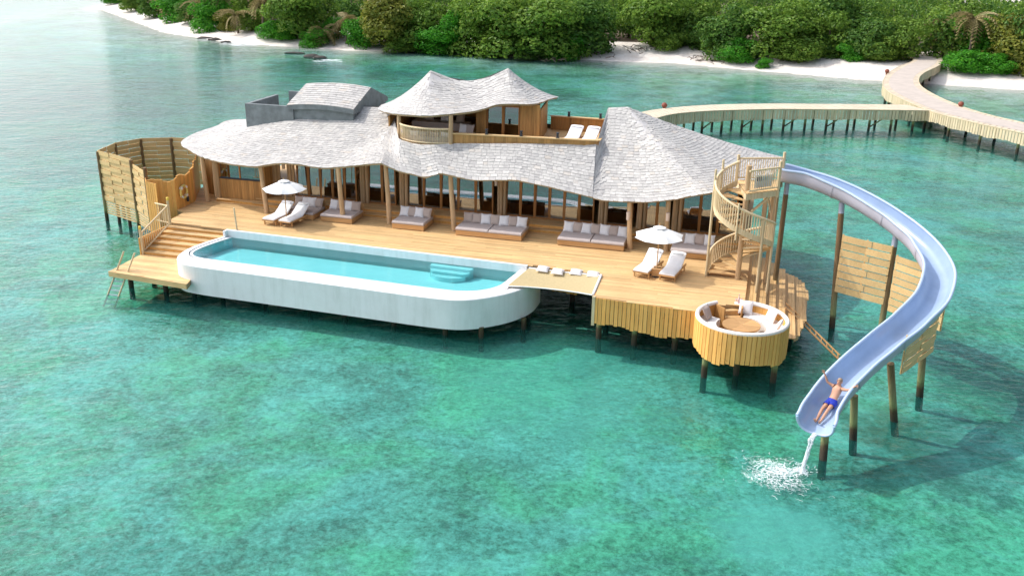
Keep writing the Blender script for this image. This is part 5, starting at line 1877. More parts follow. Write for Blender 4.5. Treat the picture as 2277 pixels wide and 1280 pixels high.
# ------------------------------------------------------------------ swimmer on the slide
def person():
    i0 = None
    best = 1e9
    hip_t = P(1846, 904, 1.62)
    for i in range(NPATH):
        d = (Vector((path[i].x, path[i].y, 0)) - Vector((hip_t.x, hip_t.y, 0))).length
        if d < best:
            best, i0 = d, i
    t, s, n = slide_frame(i0)
    Z = Vector((0, 0, 1))
    fl = Vector((t.x, t.y, 0)).normalized()            # facing: down the slide
    sd = fl.cross(Z)                                   # image-right of the figure is +sd or -sd
    if sd.x < 0:
        sd = -sd
    def slab_z(p):
        b, k = 1e9, 0
        for j in range(NPATH):
            d = hypot(path[j].x - p.x, path[j].y - p.y)
            if d < b: b, k = d, j
        return path[k].z
    H = path[i0] + sd * 0.0
    hip = H + n * 0.15
    def along(d, h, x=0.0):
        p = H + fl * d + sd * x
        return Vector((p.x, p.y, slab_z(p) + h))
    up = (Z * 0.80 - fl * 0.60).normalized()           # torso leans back
    pelvis = along(0, 0.16)
    waist = pelvis + up * 0.20
    chest = pelvis + up * 0.40
    neckb = pelvis + up * 0.56 + fl * 0.01
    neck = neckb + up * 0.07 + fl * 0.02
    hdir = (Z * 0.95 - fl * 0.2).normalized()
    head0 = neck + hdir * 0.07 + fl * 0.02
    head1 = neck + hdir * 0.15 + fl * 0.02
    head2 = neck + hdir * 0.215 + fl * 0.0
    V, E, RD = [], [], []
    def add(p, r, par=None):
        V.append(p); RD.append(r)
        k = len(V) - 1
        if par is not None:
            E.append((par, k))
        return k
    ip = add(pelvis, (0.155, 0.12))
    iw = add(waist, (0.135, 0.10), ip)
    ic = add(chest, (0.175, 0.12), iw)
    inb = add(neckb, (0.12, 0.085), ic)
    ine = add(neck, (0.058, 0.058), inb)
    ih = add(head0, (0.072, 0.085), ine)
    ih1 = add(head1, (0.082, 0.098), ih)
    ih2 = add(head2, (0.055, 0.065), ih1)
    hands = []
    for sg_, eu, ef, eo, hu, hf, ho in ((-1, 0.10, 0.10, 0.26, 0.34, 0.14, 0.40), (1, 0.06, 0.08, 0.30, 0.26, 0.14, 0.58)):
        sh = neckb + sd * sg_ * 0.17 - up * 0.02
        el = neckb + sd * sg_ * (0.17 + eo * 0.72) + Z * eu + fl * ef
        wr = neckb + sd * sg_ * (0.17 + ho * 0.78) + Z * (hu + 0.04) + fl * hf
        pm = wr + (wr - el).normalized() * 0.075
        a = add(sh, (0.070, 0.066), inb)
        b = add(sh.lerp(el, 0.5), (0.052, 0.052), a)
        c = add(el, (0.042, 0.042), b)
        d = add(el.lerp(wr, 0.35), (0.043, 0.041), c)
        e = add(wr, (0.029, 0.026), d)
        f = add(pm, (0.040, 0.018), e)
        hands.append((wr, pm, (wr - el).normalized(), sg_))
    for sg_, bend in ((-1, 0.10), (1, 0.14)):
        hp = pelvis + sd * sg_ * 0.085 + fl * 0.04
        kn = along(0.43, 0.13 + bend, sg_ * 0.10)
        an = along(0.82, 0.095, sg_ * 0.07)
        he = an + fl * 0.03 - Z * 0.03
        to = an + fl * 0.10 + Z * 0.11 + sd * sg_ * 0.03
        a = add(hp, (0.095, 0.09), ip)
        b = add(hp.lerp(kn, 0.5), (0.080, 0.078), a)
        c = add(kn, (0.058, 0.056), b)
        d = add(kn.lerp(an, 0.32), (0.060, 0.056), c)
        e = add(an, (0.036, 0.036), d)
        f = add(he, (0.040, 0.040), e)
        g = add(he.lerp(to, 0.6), (0.043, 0.026), f)
        h = add(to, (0.036, 0.018), g)
    roots = [ip]
    for wr, pm, dr, sg_ in hands:
        side = dr.cross(fl).normalized()
        for k, (off, ln) in enumerate(((-0.030, 0.070), (-0.010, 0.082), (0.010, 0.076), (0.030, 0.060))):
            b0 = add(pm + side * off * 0.7 - dr * 0.02, (0.0095, 0.0095))
            roots.append(b0)
            b1 = add(pm + side * off * 1.2 + dr * ln * 0.55 + fl * 0.004, (0.009, 0.009), b0)
            add(pm + side * off * 1.55 + dr * ln + fl * 0.02, (0.0075, 0.0075), b1)
        b0 = add(wr + dr * 0.03 + side * sg_ * 0.018, (0.011, 0.011))
        roots.append(b0)
        b1 = add(wr + dr * 0.055 + side * sg_ * 0.05 + fl * 0.01, (0.0105, 0.0105), b0)
        add(wr + dr * 0.09 + side * sg_ * 0.066 + fl * 0.02, (0.0085, 0.0085), b1)
    base = along(0, 0.0)
    t_ = wthing("person", "bare-chested man in blue swim shorts sliding with both arms raised", "person", tuple(base))
    o = Vector(t_["_o"])
    me = bpy.data.meshes.new("body")
    me.from_pydata([tuple(p - o) for p in V], E, [])
    ob = bpy.data.objects.new("body", me)
    COL.objects.link(ob)
    ob.parent = t_
    sk_ = ob.modifiers.new("skin", 'SKIN')
    sk_.use_smooth_shade = True
    sub = ob.modifiers.new("sub", 'SUBSURF')
    sub.levels = sub.render_levels = 2
    lay = me.skin_vertices[0].data if me.skin_vertices else None
    if lay is None:
        bm = bmesh.new(); bm.from_mesh(me)
        bm.verts.layers.skin.verify()
        bm.to_mesh(me); bm.free()
        lay = me.skin_vertices[0].data
    for k, r in enumerate(RD):
        lay[k].radius = r
        lay[k].use_root = k in roots
    me.materials.append(MAT['skin'])
    fd = (fl * 0.95 + Z * 0.25 - fl * 0).normalized()
    hc = head1
    # face
    MB().tube([hc + fd * 0.088 + hdir * 0.012, hc + fd * 0.115 - hdir * 0.022, hc + fd * 0.092 - hdir * 0.03], [0.008, 0.014, 0.009], 6).build("nose", MAT['skin'], t_, smooth=60)
    MB().tube([hc + fd * 0.088 - hdir * 0.058 + sd * -0.026, hc + fd * 0.098 - hdir * 0.060, hc + fd * 0.088 - hdir * 0.058 + sd * 0.026], [0.004, 0.009, 0.004], 6).build("mouth", MAT['lips'], t_, smooth=60)
    for q in (-1, 1):
        MB().lathe([(0.001, -0.011), (0.010, -0.005), (0.012, 0.0), (0.010, 0.005), (0.001, 0.011)], 8, hc + fd * 0.084 + hdir * 0.014 + sd * q * 0.032).build("eye", MAT['eye'], t_, smooth=60)
        MB().tube([hc + sd * q * 0.084 + hdir * 0.02, hc + sd * q * 0.096, hc + sd * q * 0.084 - hdir * 0.03], [0.008, 0.016, 0.008], 6).build("ear", MAT['skin'], t_, smooth=60)
    hair = MB()
    rows_ = []
    sdn = sd
    for i in range(7):
        ph = radians(8 + i * 15)
        row = []
        for k in range(16):
            th = 2 * pi * k / 16
            dv = sdn * cos(th) * sin(ph) * 0.090 + fd * (sin(th) * sin(ph) * 0.104 - 0.012) + hdir * (cos(ph) * 0.095 + 0.030)
            if sin(th) > 0.2 and i > 4:
                dv = dv * 0.9 + hdir * 0.03
            row.append(hc + dv)
        rows_.append(row)
    hair.rows(rows_, closed=True)
    hair.add(rows_[0], [tuple(range(16))])
    hair.build("hair", MAT['hair'], t_, smooth=70)
    # shorts: waistband plus two legs, a little looser than the body
    def ringset(pts, radii):
        mb = MB(); mb.tube(pts, radii, 14, caps=False); return mb
    sh = MB()
    def ell_tube(mb, pts, rx, rz):
        rr_ = []
        for p, a, b in zip(pts, rx, rz):
            q = pts[-1] - pts[0]
            q.normalize()
            u_ = sd
            v_ = q.cross(u_).normalized()
            rr_.append([p + u_ * a * cos(2 * pi * k / 14) + v_ * b * sin(2 * pi * k / 14) for k in range(14)])
        mb.rows(rr_, closed=True)
    ell_tube(sh, [pelvis + up * 0.10, pelvis + up * 0.02, pelvis - up * 0.07 + fl * 0.02], [0.165, 0.18, 0.155], [0.125, 0.14, 0.115])
    for sg_, bend in ((-1, 0.10), (1, 0.14)):
        hp = pelvis + sd * sg_ * 0.085 + fl * 0.04
        kn = along(0.43, 0.13 + bend, sg_ * 0.10)
        ell_tube(sh, [hp - fl * 0.06, hp.lerp(kn, 0.2), hp.lerp(kn, 0.46)], [0.108, 0.11, 0.108], [0.11, 0.108, 0.102])
    so = sh.build("swim_shorts", MAT['shorts'], t_, smooth=70)
    MB().tube([pelvis + up * 0.085 + fl * 0.132 - sd * 0.015, pelvis + up * 0.03 + fl * 0.152, pelvis + fl * 0.155 - up * 0.01 + sd * 0.012], 0.012, 6).build("drawstring", MAT['pink'], t_, smooth=60)
    return t_
person()

# ------------------------------------------------------------------ stream and splash at the slide's end
spl = wthing("water_splash", "white stream from the slide's lip and churned foam on the water", "splash", tuple(P(1760, 1050, 0)))
tip = path[-1]
s_end = P(1783, 1048, 0.02)
stp_ = [tip + Vector((-0.05, 0, 0.0)), tip.lerp(s_end, 0.12) + Vector((-0.12, -0.12, 0.0)), tip.lerp(s_end, 0.5) + Vector((0, 0, 0.22)), s_end]
t0, s0, n0 = slide_frame(NPATH - 1)
stp_[0] = tip + t0 * 0.02 - s0 * 0.0 + n0 * 0.01
cs = catmull(stp_, 6)
sm = MB()
for k in range(9):
    j = Vector((R(-.09, .09), R(-.05, .05), R(-.02, .02)))
    sm.tube([p + j * (1 - 0.55 * i / len(cs)) + Vector((R(-.012, .012), R(-.012, .012), 0)) for i, p in enumerate(cs)], [R(0.012, 0.045) for _ in cs], 6)
sm.build("falling_stream", MAT['foam'], spl, smooth=70)
fm = MB()
def foam_line(c, a, L, w, curl):
    pts = []
    p = Vector((c.x, c.y, 0.012))
    for k in range(7):
        pts.append(p.copy())
        a += R(-0.75, 0.75) + curl
        p = p + Vector((cos(a), sin(a), 0)) * L / 6
    rows_ = []
    for k, q in enumerate(pts):
        d = (pts[min(k + 1, 6)] - pts[max(k - 1, 0)]).normalized()
        nn = Vector((-d.y, d.x, 0)) * w * sin(pi * (k + 0.6) / 7.2)
        rows_.append([q - nn, q + Vector((0, 0, w * 0.7)), q + nn])
    fm.rows(rows_)
cfo = s_end + Vector((-0.45, 0.15, 0))
for k in range(170):
    a = R(0, 2 * pi)
    r = abs(random.gauss(0.42, 0.30))
    c = Vector((cfo.x - 0.15 + cos(a) * r * 1.05 - 0.35 * r, cfo.y - 0.15 + sin(a) * r * 1.1, 0))
    foam_line(c, R(0, 2 * pi), R(0.06, 0.30), R(0.004, 0.020) * (1.4 - min(1, r)), R(-.4, .4))
for k in range(90):
    a = R(pi * 0.62, pi * 1.75)
    r = 0.7 + abs(random.gauss(0, 0.45))
    c = Vector((cfo.x - 0.1 + cos(a) * r, cfo.y - 0.2 + sin(a) * r * 1.05, 0))
    foam_line(c, a + pi / 2 + R(-.5, .5), R(0.08, 0.34), R(0.003, 0.010), R(-.2, .2))
fs0 = MB()
fs0.rows([[(x * 0.34, y * 0.34, 0.0) for x in range(-4, 5)] for y in range(-4, 5)])
sheet = fs0.build("foam_sheet", MAT['lace'], spl, kind="stuff", o=(0, 0, 0))
sheet.location = Vector((cfo.x - 0.45, cfo.y - 0.25, 0.02)) - Vector(spl["_o"])
sheet.scale = (1.05, 1.05, 1.0)
fm.build("foam", MAT['foam'], spl, kind="stuff", smooth=70)
dr = MB()
for k in range(160):
    a = R(0, 2 * pi); r = abs(random.gauss(0, 0.22))
    p = s_end + Vector((cos(a) * r, sin(a) * r, R(0.0, 0.34) * math.exp(-r * 2)))
    q = R(0.008, 0.034)
    dr.box(p, (q, q, q), R(0, 3), M=Matrix.Rotation(R(0, 3), 3, 'X') @ Matrix.Rotation(R(0, 3), 3, 'Z'))
for k in range(14):
    a = R(0, 2 * pi); r = R(0.0, 0.16)
    p = s_end + Vector((cos(a) * r, sin(a) * r, 0.0))
    dr.lathe([(0.001, -0.05), (R(.05, .11), 0.0), (R(.04, .09), 0.05), (0.001, R(.08, .2))], 9, p)
dr.build("droplets", MAT['foam'], spl, kind="stuff")

# ------------------------------------------------------------------ railings, ladders, screens at the left end
lr = vthing("stair_railing", "pole railing with yellow post caps beside the left water stairs", "railing", (-29.4, 39.3, 1.1))
ra, rb, rc = UV(318, 565, 1.1), UV(379, 500, D), UV(345, 490, D)
ra, rb, rc = Vector((ra.x, ra.y)), Vector((rb.x, rb.y)), Vector((rc.x, rc.y))
rail_run(lr, ra, rb, 1.12, D, 1.05, gap=0.13)
rail_run(lr, rb, rb + Vector((-0.95, 0.25)), D, D, 1.0, gap=0.12)
for p, z in ((ra, 1.1), (rb, D)):
    MB().tube([(p.x, p.y, z), (p.x, p.y, z + 1.3)], 0.065, 9).build("post", MAT['rail'], lr, smooth=50)
    MB().lathe([(0.072, z + 1.3), (0.072, z + 1.44), (0.03, z + 1.47)], 9, (p.x, p.y, 0)).build("post_cap", MAT['yellow'], lr, smooth=40)

def ladder(name, top, bot, width_dir, w, nr, label, mat, over=0.75):
    top, bot, wd = Vector(top), Vector(bot), Vector(width_dir).normalized()
    t = wthing(name, label, "ladder", tuple(bot), "water ladders")
    d = (top - bot).normalized()
    for s in (-1, 1):
        MB().tube([bot + wd * s * w / 2, top + wd * s * w / 2 + d * over], 0.045, 8).build("rail", MAT[mat], t, smooth=50)
    for k in range(nr):
        p = bot.lerp(top, (k + 0.7) / nr)
        MB().tube([p - wd * w / 2, p + wd * w / 2], 0.024, 7).build("rung", MAT['sleeve' if mat == 'rail' else mat], t, smooth=50)
    return t
lt, lb = P(272, 602, 1.1), P(252, 656, 0.0)
lb2 = lb + (lb - lt) * 0.5
ladder("water_ladder", lt, lb2, FU, 0.6, 8, "small pole ladder dropping from the low left landing into the water", 'rail', 0.95)
ta = P(1775, 705, 1.1)
tb = P(1872, 800, -0.1)
ladder("water_ladder", ta, tb + (tb - ta) * 0.25, Vector((0.35, 1.0, 0)), 0.5, 10, "slanting brown ladder from the right landing down into the water", 'teak', 0.75)

# low wall with scalloped top beside the stairs, carrying the life ring
lwp = [(-31.45, 41.85), (-30.2, 42.55), (-30.3, 44.3), (-31.0, 45.6), (-31.8, 47.2)]
lw = vthing("scalloped_wall", "honey timber wall with scalloped top at the deck's left end", "wall", (-30.3, 43.5, D))
acc = 0
for (x0, y0), (x1, y1) in zip(lwp, lwp[1:]):
    L = hypot(x1 - x0, y1 - y0)
    n = round(L / 0.2)
    for i in range(n):
        f = (i + .5) / n
        s = acc + L * f
        zt = 3.72 + 0.05 * s + 0.09 * sin(s * 4.3) + R(-.03, .03)
        MB().box((lerp(x0, x1, f), lerp(y0, y1, f), (0.9 + zt) / 2), (L / n - 0.008, 0.07, zt - 0.9), atan2(y1 - y0, x1 - x0)).build("board", MAT['board'], lw)
    acc += L
rg = vthing("life_ring", "yellow life ring hanging on the scalloped wall", "life ring", (-30.05, 42.9, D + 0.8))
rp = UV(386, 420, 3.1)
rp = Vector((-30.08, 43.05, 2.98))
ringM = [(rp.x + 0.03, rp.y + 0.29 * cos(2 * pi * k / 28), rp.z + 0.33 * sin(2 * pi * k / 28)) for k in range(28)]
MB().tube(ringM, 0.065, 9, closed=True).build("ring", MAT['ring'], rg, smooth=70)
for k in range(4):
    a = pi / 4 + k * pi / 2
    MB().box((rp.x + 0.03, rp.y + 0.29 * cos(a), rp.z + 0.33 * sin(a)), (0.15, 0.10, 0.15), M=Matrix.Rotation(a, 3, 'X')).build("band", MAT['rope'], rg)
tr_ = vthing("rescue_line", "small dark rescue line bag hanging below the life ring", "rescue bag", (-30.05, 42.6, D + 0.3))
MB().lathe([(0.02, 2.32), (0.07, 2.36), (0.08, 2.58), (0.03, 2.66)], 9, (-30.10, 43.42, 0)).build("bag", MAT['dark'], tr_, smooth=50)
MB().tube([(-30.10, 43.42, 2.64), (-30.11, 43.42, 2.85)], 0.012, 6).build("cord", MAT['rope'], tr_)

def big_screen():
    t = vthing("privacy_screen", "tall curved screen of woven pale boards over the water at the left", "screen", (-35.5, 47.0, 0.0))
    pts = [UV(372, 410, 4.2), UV(352, 385, 4.25), UV(290, 352, 4.25), UV(217, 335, 4.2), UV(255, 318, 4.2), UV(312, 308, 4.2), UV(380, 306, 4.2), UV(448, 309, 4.2)]
    pts = [Vector((p.x, p.y)) for p in pts]
    pts[0] = Vector((-31.3, 42.0)); pts[1] = Vector((-32.3, 43.0))
    lows = [0.9, 0.45, 0.4, 0.4, 1.2, 1.2, 1.2, 1.2]
    for si, (a, b) in enumerate(zip(pts, pts[1:])):
        front = si < 3
        if si == 0:
            continue
        d = (b - a)
        L = d.length
        d.normalize()
        nn = Vector((d.y, -d.x))
        n = 13
        top = 4.22 if si >= 2 else 3.95
        z = top
        k = 0
        while z > 1.55:
            h = 0.265
            nseg = 3 if front and si == 2 else 2
            for j in range(nseg):
                o = 0.03 if (k + j) % 2 else -0.01
                if si == 1 and k < 0:
                    continue
                p = a + d * L * (j / nseg + .002) + nn * o
                q = a + d * L * ((j + 1) / nseg - .002) + nn * o
                MB().bar((p.x, p.y, z - h / 2), (q.x, q.y, z - h / 2), 0.03, h * 0.93).build("board", MAT['screen'], t)
            z -= h
            k += 1
        if front:
            while z > 0.42:
                p, q = a + nn * 0.02, b + nn * 0.02
                MB().bar((p.x, p.y, z - 0.05), (q.x, q.y, z - 0.05), 0.03, 0.085).build("slat", MAT['screen'], t)
                z -= 0.15
    for p in pts[1:]:
        c = p
        pile(t, (c.x, c.y, 0), 4.15 if True else 2, 0.11, name="post")
    for f in (0.33, 0.66):
        c = pts[2].lerp(pts[3], f)
        pile(t, (c.x, c.y + 0.15, 0), 3.9, 0.10, name="post")
big_screen()
# end panel of upright boards between screen and stairs
ep = vthing("end_fence", "narrow fence of upright honey boards between the screen and the left railing", "fence", (-31.0, 41.7, 0.6))
board_run(ep, [(-31.9, 42.4), (-31.35, 41.72), (-30.6, 41.5)], 3.75, 0.75, name="board", w=0.15, wave=0.03)

# ------------------------------------------------------------------ jetties
JZ = 1.9
def walkway(name, label, left, right, skirt_pts, n=60):
    """left and right edges as picture-surveyed polylines on the walkway's level"""
    L = catmull([P(x, y, JZ) for x, y in left], 12)
    Rr = catmull([P(x, y, JZ) for x, y in right], 12)
    def samp(c, f):
        ls = [0]
        for a, b in zip(c, c[1:]):
            ls.append(ls[-1] + (b - a).length)
        s = f * ls[-1]
        for i in range(len(c) - 1):
            if ls[i + 1] >= s or i == len(c) - 2:
                d = ls[i + 1] - ls[i]
                return c[i].lerp(c[i + 1], (s - ls[i]) / d if d else 0)
    t = wthing(name, label, "jetty", tuple(L[len(L) // 2] - Vector((0, 0, JZ))), "timber jetties to the island")
    return t, L, Rr, samp
def walk_build(t, L, Rr, samp, n, midstrip, skirts, npost, braces=False, post_r=0.12):
    fl = MB()
    rows_ = [[samp(L, i / n), samp(L, i / n).lerp(samp(Rr, i / n), 0.16), samp(L, i / n).lerp(samp(Rr, i / n), 0.84), samp(Rr, i / n)] for i in range(n + 1)]
    # planks across the walk, every one with its own edges, joined
    pl_ = MB()
    for i in range(n):
        q0, q1 = rows_[i], rows_[i + 1]
        g = 0.06
        a, b = q0[0].lerp(q1[0], g), q0[3].lerp(q1[3], g)
        c, d = q1[3].lerp(q0[3], g), q1[0].lerp(q0[0], g)
        dz = Vector((0, 0, R(-.006, .006)))
        dn = Vector((0, 0, -0.05))
        pl_.add([a + dz, b + dz, c + dz, d + dz, a + dn, b + dn, c + dn, d + dn], [(0, 1, 2, 3), (4, 5, 1, 0), (6, 7, 3, 2), (5, 6, 2, 1), (7, 4, 0, 3)])
    pl_.build("walk_planks", MAT['jetty_top'], t, kind="stuff")
    if midstrip:
        ms = MB()
        ms.rows([[r[1] + Vector((0, 0, 0.012)) for r in rows_], [r[2] + Vector((0, 0, 0.012)) for r in rows_]])
        ms.build("worn_strip", MAT['jetty_mid'], t)
    bs_ = MB()
    bs_.rows([[r[0] - Vector((0, 0, 0.12)) for r in rows_], [r[3] - Vector((0, 0, 0.12)) for r in rows_]])
    bs_.build("joist_deck", MAT['soffit'], t)
    for edge, hh in skirts:
        e = L if edge == 'L' else Rr
        ls = sum((b - a).length for a, b in zip(e, e[1:]))
        m = int(ls / 0.30)
        sk = MB()
        for i in range(m):
            a, b = samp(e, i / m), samp(e, (i + 1) / m)
            d = (b - a).normalized()
            zb = JZ - hh + 0.05 * sin(i * 0.5) + R(-.04, .04)
            c = (a + b) / 2
            sk.box((c.x, c.y, (JZ - 0.02 + zb) / 2), ((b - a).length * 0.80, 0.05, JZ - 0.02 - zb), atan2(d.y, d.x))
        sk.build("skirt_boards", MAT['jetty'], t, kind="stuff")
        # capping board
        MB().tube([samp(e, i / 40) + Vector((0, 0, -0.03)) for i in range(41)], 0.06, 6).build("edge_board", MAT['jetty'], t, smooth=60)
    for i in range(npost):
        f = (i + 0.5) / npost
        a, b = samp(L, f), samp(Rr, f)
        for q in (0.12, 0.88):
            p = a.lerp(b, q)
            if ground_z(p.x, p.y) > 0.5:
                continue
            pile(t, (p.x, p.y, 0), JZ - 0.1, post_r)
        if braces and i % 2 == 0 and i + 1 < npost:
            p = a.lerp(b, 0.12)
            q2 = samp(L, (i + 1.5) / npost).lerp(samp(Rr, (i + 1.5) / npost), 0.12)
            MB().bar((p.x, p.y, 0.2), ((p.x * .35 + q2.x * .65), (p.y * .35 + q2.y * .65), 1.1), 0.08, 0.10).build("brace", MAT['pile'], t)
near = [(1380, 290), (1469, 260), (1515.6, 251.5), (1592.6, 246), (1708, 243), (1824, 243), (1950, 244), (2066, 246)]
far_ = [(1345, 272), (1427, 249), (1496, 239), (1592.6, 232.8), (1708, 230.6), (1824, 231.2), (1930, 232), (2016, 233)]
jb = walkway("jetty", "curved pale jetty branch running behind the villa's roof", near, far_, None)
walk_build(*jb, 70, False, (('L', 0.95),), 17, True)
jl = [(2030, 118), (2030, 135), (2001, 147), (1974, 164), (1963.5, 183), (1970, 199), (1995, 215), (2035, 233), (2066, 246), (2132, 264), (2205, 281), (2300, 301), (2400, 325)]
jr = [(2085, 112), (2095, 139), (2055, 162), (2043, 176), (2051, 194), (2093, 218), (2151, 241), (2210, 258), (2277, 273), (2340, 289), (2420, 310)]
jm = walkway("jetty", "wide winding main jetty leading into the trees", jl, jr, None)
walk_build(*jm, 110, True, (('L', 0.95), ('R', 0.95)), 18, False, 0.13)
def globe(px, py, z, lab):
    p = P(px, py, z)
    t = wthing("globe_lamp", lab, "lamp", tuple(p), "rusty globe lamps along the jetties")
    MB().lathe([(0.02, p.z - 0.05)] + [(0.24 * sin(pi * k / 10) + 0.02, p.z + 0.24 - 0.24 * cos(pi * k / 10)) for k in range(11)], 14, (p.x, p.y, 0)).build("globe", MAT['red_globe'], t, smooth=60)
    MB().lathe([(0.12, p.z - 0.25), (0.16, p.z + 0.04), (0.02, p.z + 0.05)], 10, (p.x, p.y, 0)).build("socket", MAT['red_globe'], t, smooth=40)
globe(1477, 240, JZ, "rusty red globe on the branch jetty just behind the roof")
globe(1972, 163, JZ, "rusty red globe where the main jetty meets the beach")
globe(2136, 237, JZ, "rusty red globe on the main jetty's far edge right of the junction")

# ------------------------------------------------------------------ rocks and roots on the shore
def rock(c, s, label, grp):
    mb = MB()
    n, m = 10, 7
    rr_ = []
    sd_ = R(0, 50)
    for i in range(m):
        ph = pi * (i + 0.15) / (m - 0.7)
        row = []
        for k in range(n):
            th = 2 * pi * k / n
            q = Vector((cos(th) * sin(ph), sin(th) * sin(ph), cos(ph)))
            f = 1 + 0.45 * noise.noise(q * 1.7 + Vector((sd_, 0, 0)))
            row.append((c.x + q.x * s[0] * f, c.y + q.y * s[1] * f, c.z + q.z * s[2] * f))
        rr_.append(row)
    mb.rows(rr_, closed=True)
    mb.add(rr_[0], [tuple(range(n))])
    o = mb.build("coral_rock", MAT['coral'], None, smooth=35)
    o["label"], o["category"], o["group"] = label, "rock", grp
rk = [(458, 86, 2.2, .8, .30, "leftmost dark rock breaking the surface off the left beach"), (480, 90, 1.7, .7, .36, "second dark rock from the left off the left beach"), (503, 95, 1.3, .6, .28, "dark rock beside the white foam streak off the left beach"),
      (694, 126, 1.9, .6, .32, "left dark rock of the reef in front of the palms"), (712, 129, 1.5, .6, .30, "right dark rock of the reef in front of the palms"), (655, 118, 2.2, .5, .16, "low half-drowned rock left of the palm-side reef")]
for px, py, a, b, c_, lab in rk:
    p = P(px, py, 0)
    rock(Vector((p.x, p.y, -0.05)), (a * 0.7, b * 0.7, c_ * 1.2), lab, "coral rocks off the beach")
fs_ = MB()
for cx_, cy_, nn_ in ((540, 99, 60), (470, 86, 18), (735, 135, 26)):
    for k in range(nn_):
        p = P(cx_ + random.gauss(0, 20), cy_ + random.gauss(0, 1.6), 0.015)
        w = R(.2, .9)
        fs_.add([(p.x - w, p.y - .1, .02), (p.x, p.y - R(.1, .3), .02), (p.x + w, p.y, .02), (p.x, p.y + R(.05, .25), .05)], [(0, 1, 2, 3)])
fo = fs_.build("surf_foam", MAT['foam'], None, kind="stuff")
fo["label"], fo["category"] = "thin white surf around the rocks off the left beach", "foam"

# ------------------------------------------------------------------ island vegetation
def leaf_cloud(mb, lobes, n, size, flat=0.5, drop=0.0):
    tot = sum(l[3] ** 2 for l in lobes)
    for (cx, cy, cz, r) in lobes:
        m = int(n * r * r / tot)
        for _ in range(m):
            z = R(-0.55, 1)
            a = R(0, 2 * pi)
            q = sqrt(max(0, 1 - z * z))
            d = Vector((q * cos(a), q * sin(a), z))
            rr_ = r * (1 - abs(random.gauss(0, 0.16))) * (1 + 0.22 * noise.noise(d * 2.1 + Vector((cx, cy, cz))))
            p = Vector((cx, cy, cz)) + Vector((d.x, d.y, d.z * 0.85)) * rr_
            nrm_ = (d + Vector((R(-1, 1), R(-1, 1), R(-.4, 1))) * flat).normalized()
            t1 = nrm_.cross(Vector((R(-1, 1), R(-1, 1), R(-1, 1)))).normalized()
            t2 = nrm_.cross(t1)
            s = size * R(0.55, 1.25)
            b = nrm_ * s * 0.18
            mb.add([p - t1 * s * 0.5, p + t2 * s * 0.32 + b, p + t1 * s * 0.5, p - t2 * s * 0.32 + b], [(0, 1, 2, 3)])
def tree_mesh(mat, rad, h, n, size, nl=17):
    lobes = []
    for k in range(nl):
        a = 2 * pi * k / nl * 1.618 * 2
        rr_ = rad * R(0.2, 0.68)
        lobes.append((rr_ * cos(a), rr_ * sin(a), h * R(0.03, 0.86) * (1.0 - 0.20 * rr_ / rad), rad * R(0.40, 0.62)))
    lobes.append((0, 0, h * 0.86, rad * 0.45))
    lobes.append((0, 0, h * 0.5, rad * 0.6))
    mb = MB()
    leaf_cloud(mb, lobes, n, size)
    tk = MB()
    for k in range(3):
        a = R(0, 2 * pi)
        tk.tube([(0.2 * cos(a), 0.2 * sin(a), -0.4), (0.5 * cos(a) + R(-.2, .2), 0.5 * sin(a), h * 0.3), (rad * .4 * cos(a), rad * .4 * sin(a), h * 0.65)], [0.22, 0.16, 0.06], 7)
    return mb, tk
TREES = {}
def tree(kind, mat, loc, rad, h, label, group, cat="tree", var=0, n=6500, size=0.44):
    key = (kind, mat, var)
    t = thing(kind, label, cat, loc, R(0, 6.28), group)
    if key not in TREES:
        st0 = random.getstate()
        mb, tk = tree_mesh(mat, 3.6, 7.0, n, size)
        cr = mb.build("crown", MAT[mat], None)
        tr0 = tk.build("trunk", MAT['bark'], None, smooth=60)
        TREES[key] = (cr, tr0)
        a, b = cr, tr0
    else:
        a, b = TREES[key]
        a, b = a.copy(), b.copy()
        COL.objects.link(a); COL.objects.link(b)
    for o in (a, b):
        o.parent = t
        o.scale = (rad / 3.6, rad / 3.6 * R(.9, 1.1), h / 7.0)
    return t
def gp(px, py):
    p = P(px, py, 0.9)
    p.z = max(0.2, ground_z(p.x, p.y) - 0.05)
    return p
GR = "trees and shrubs lining the island's beach"
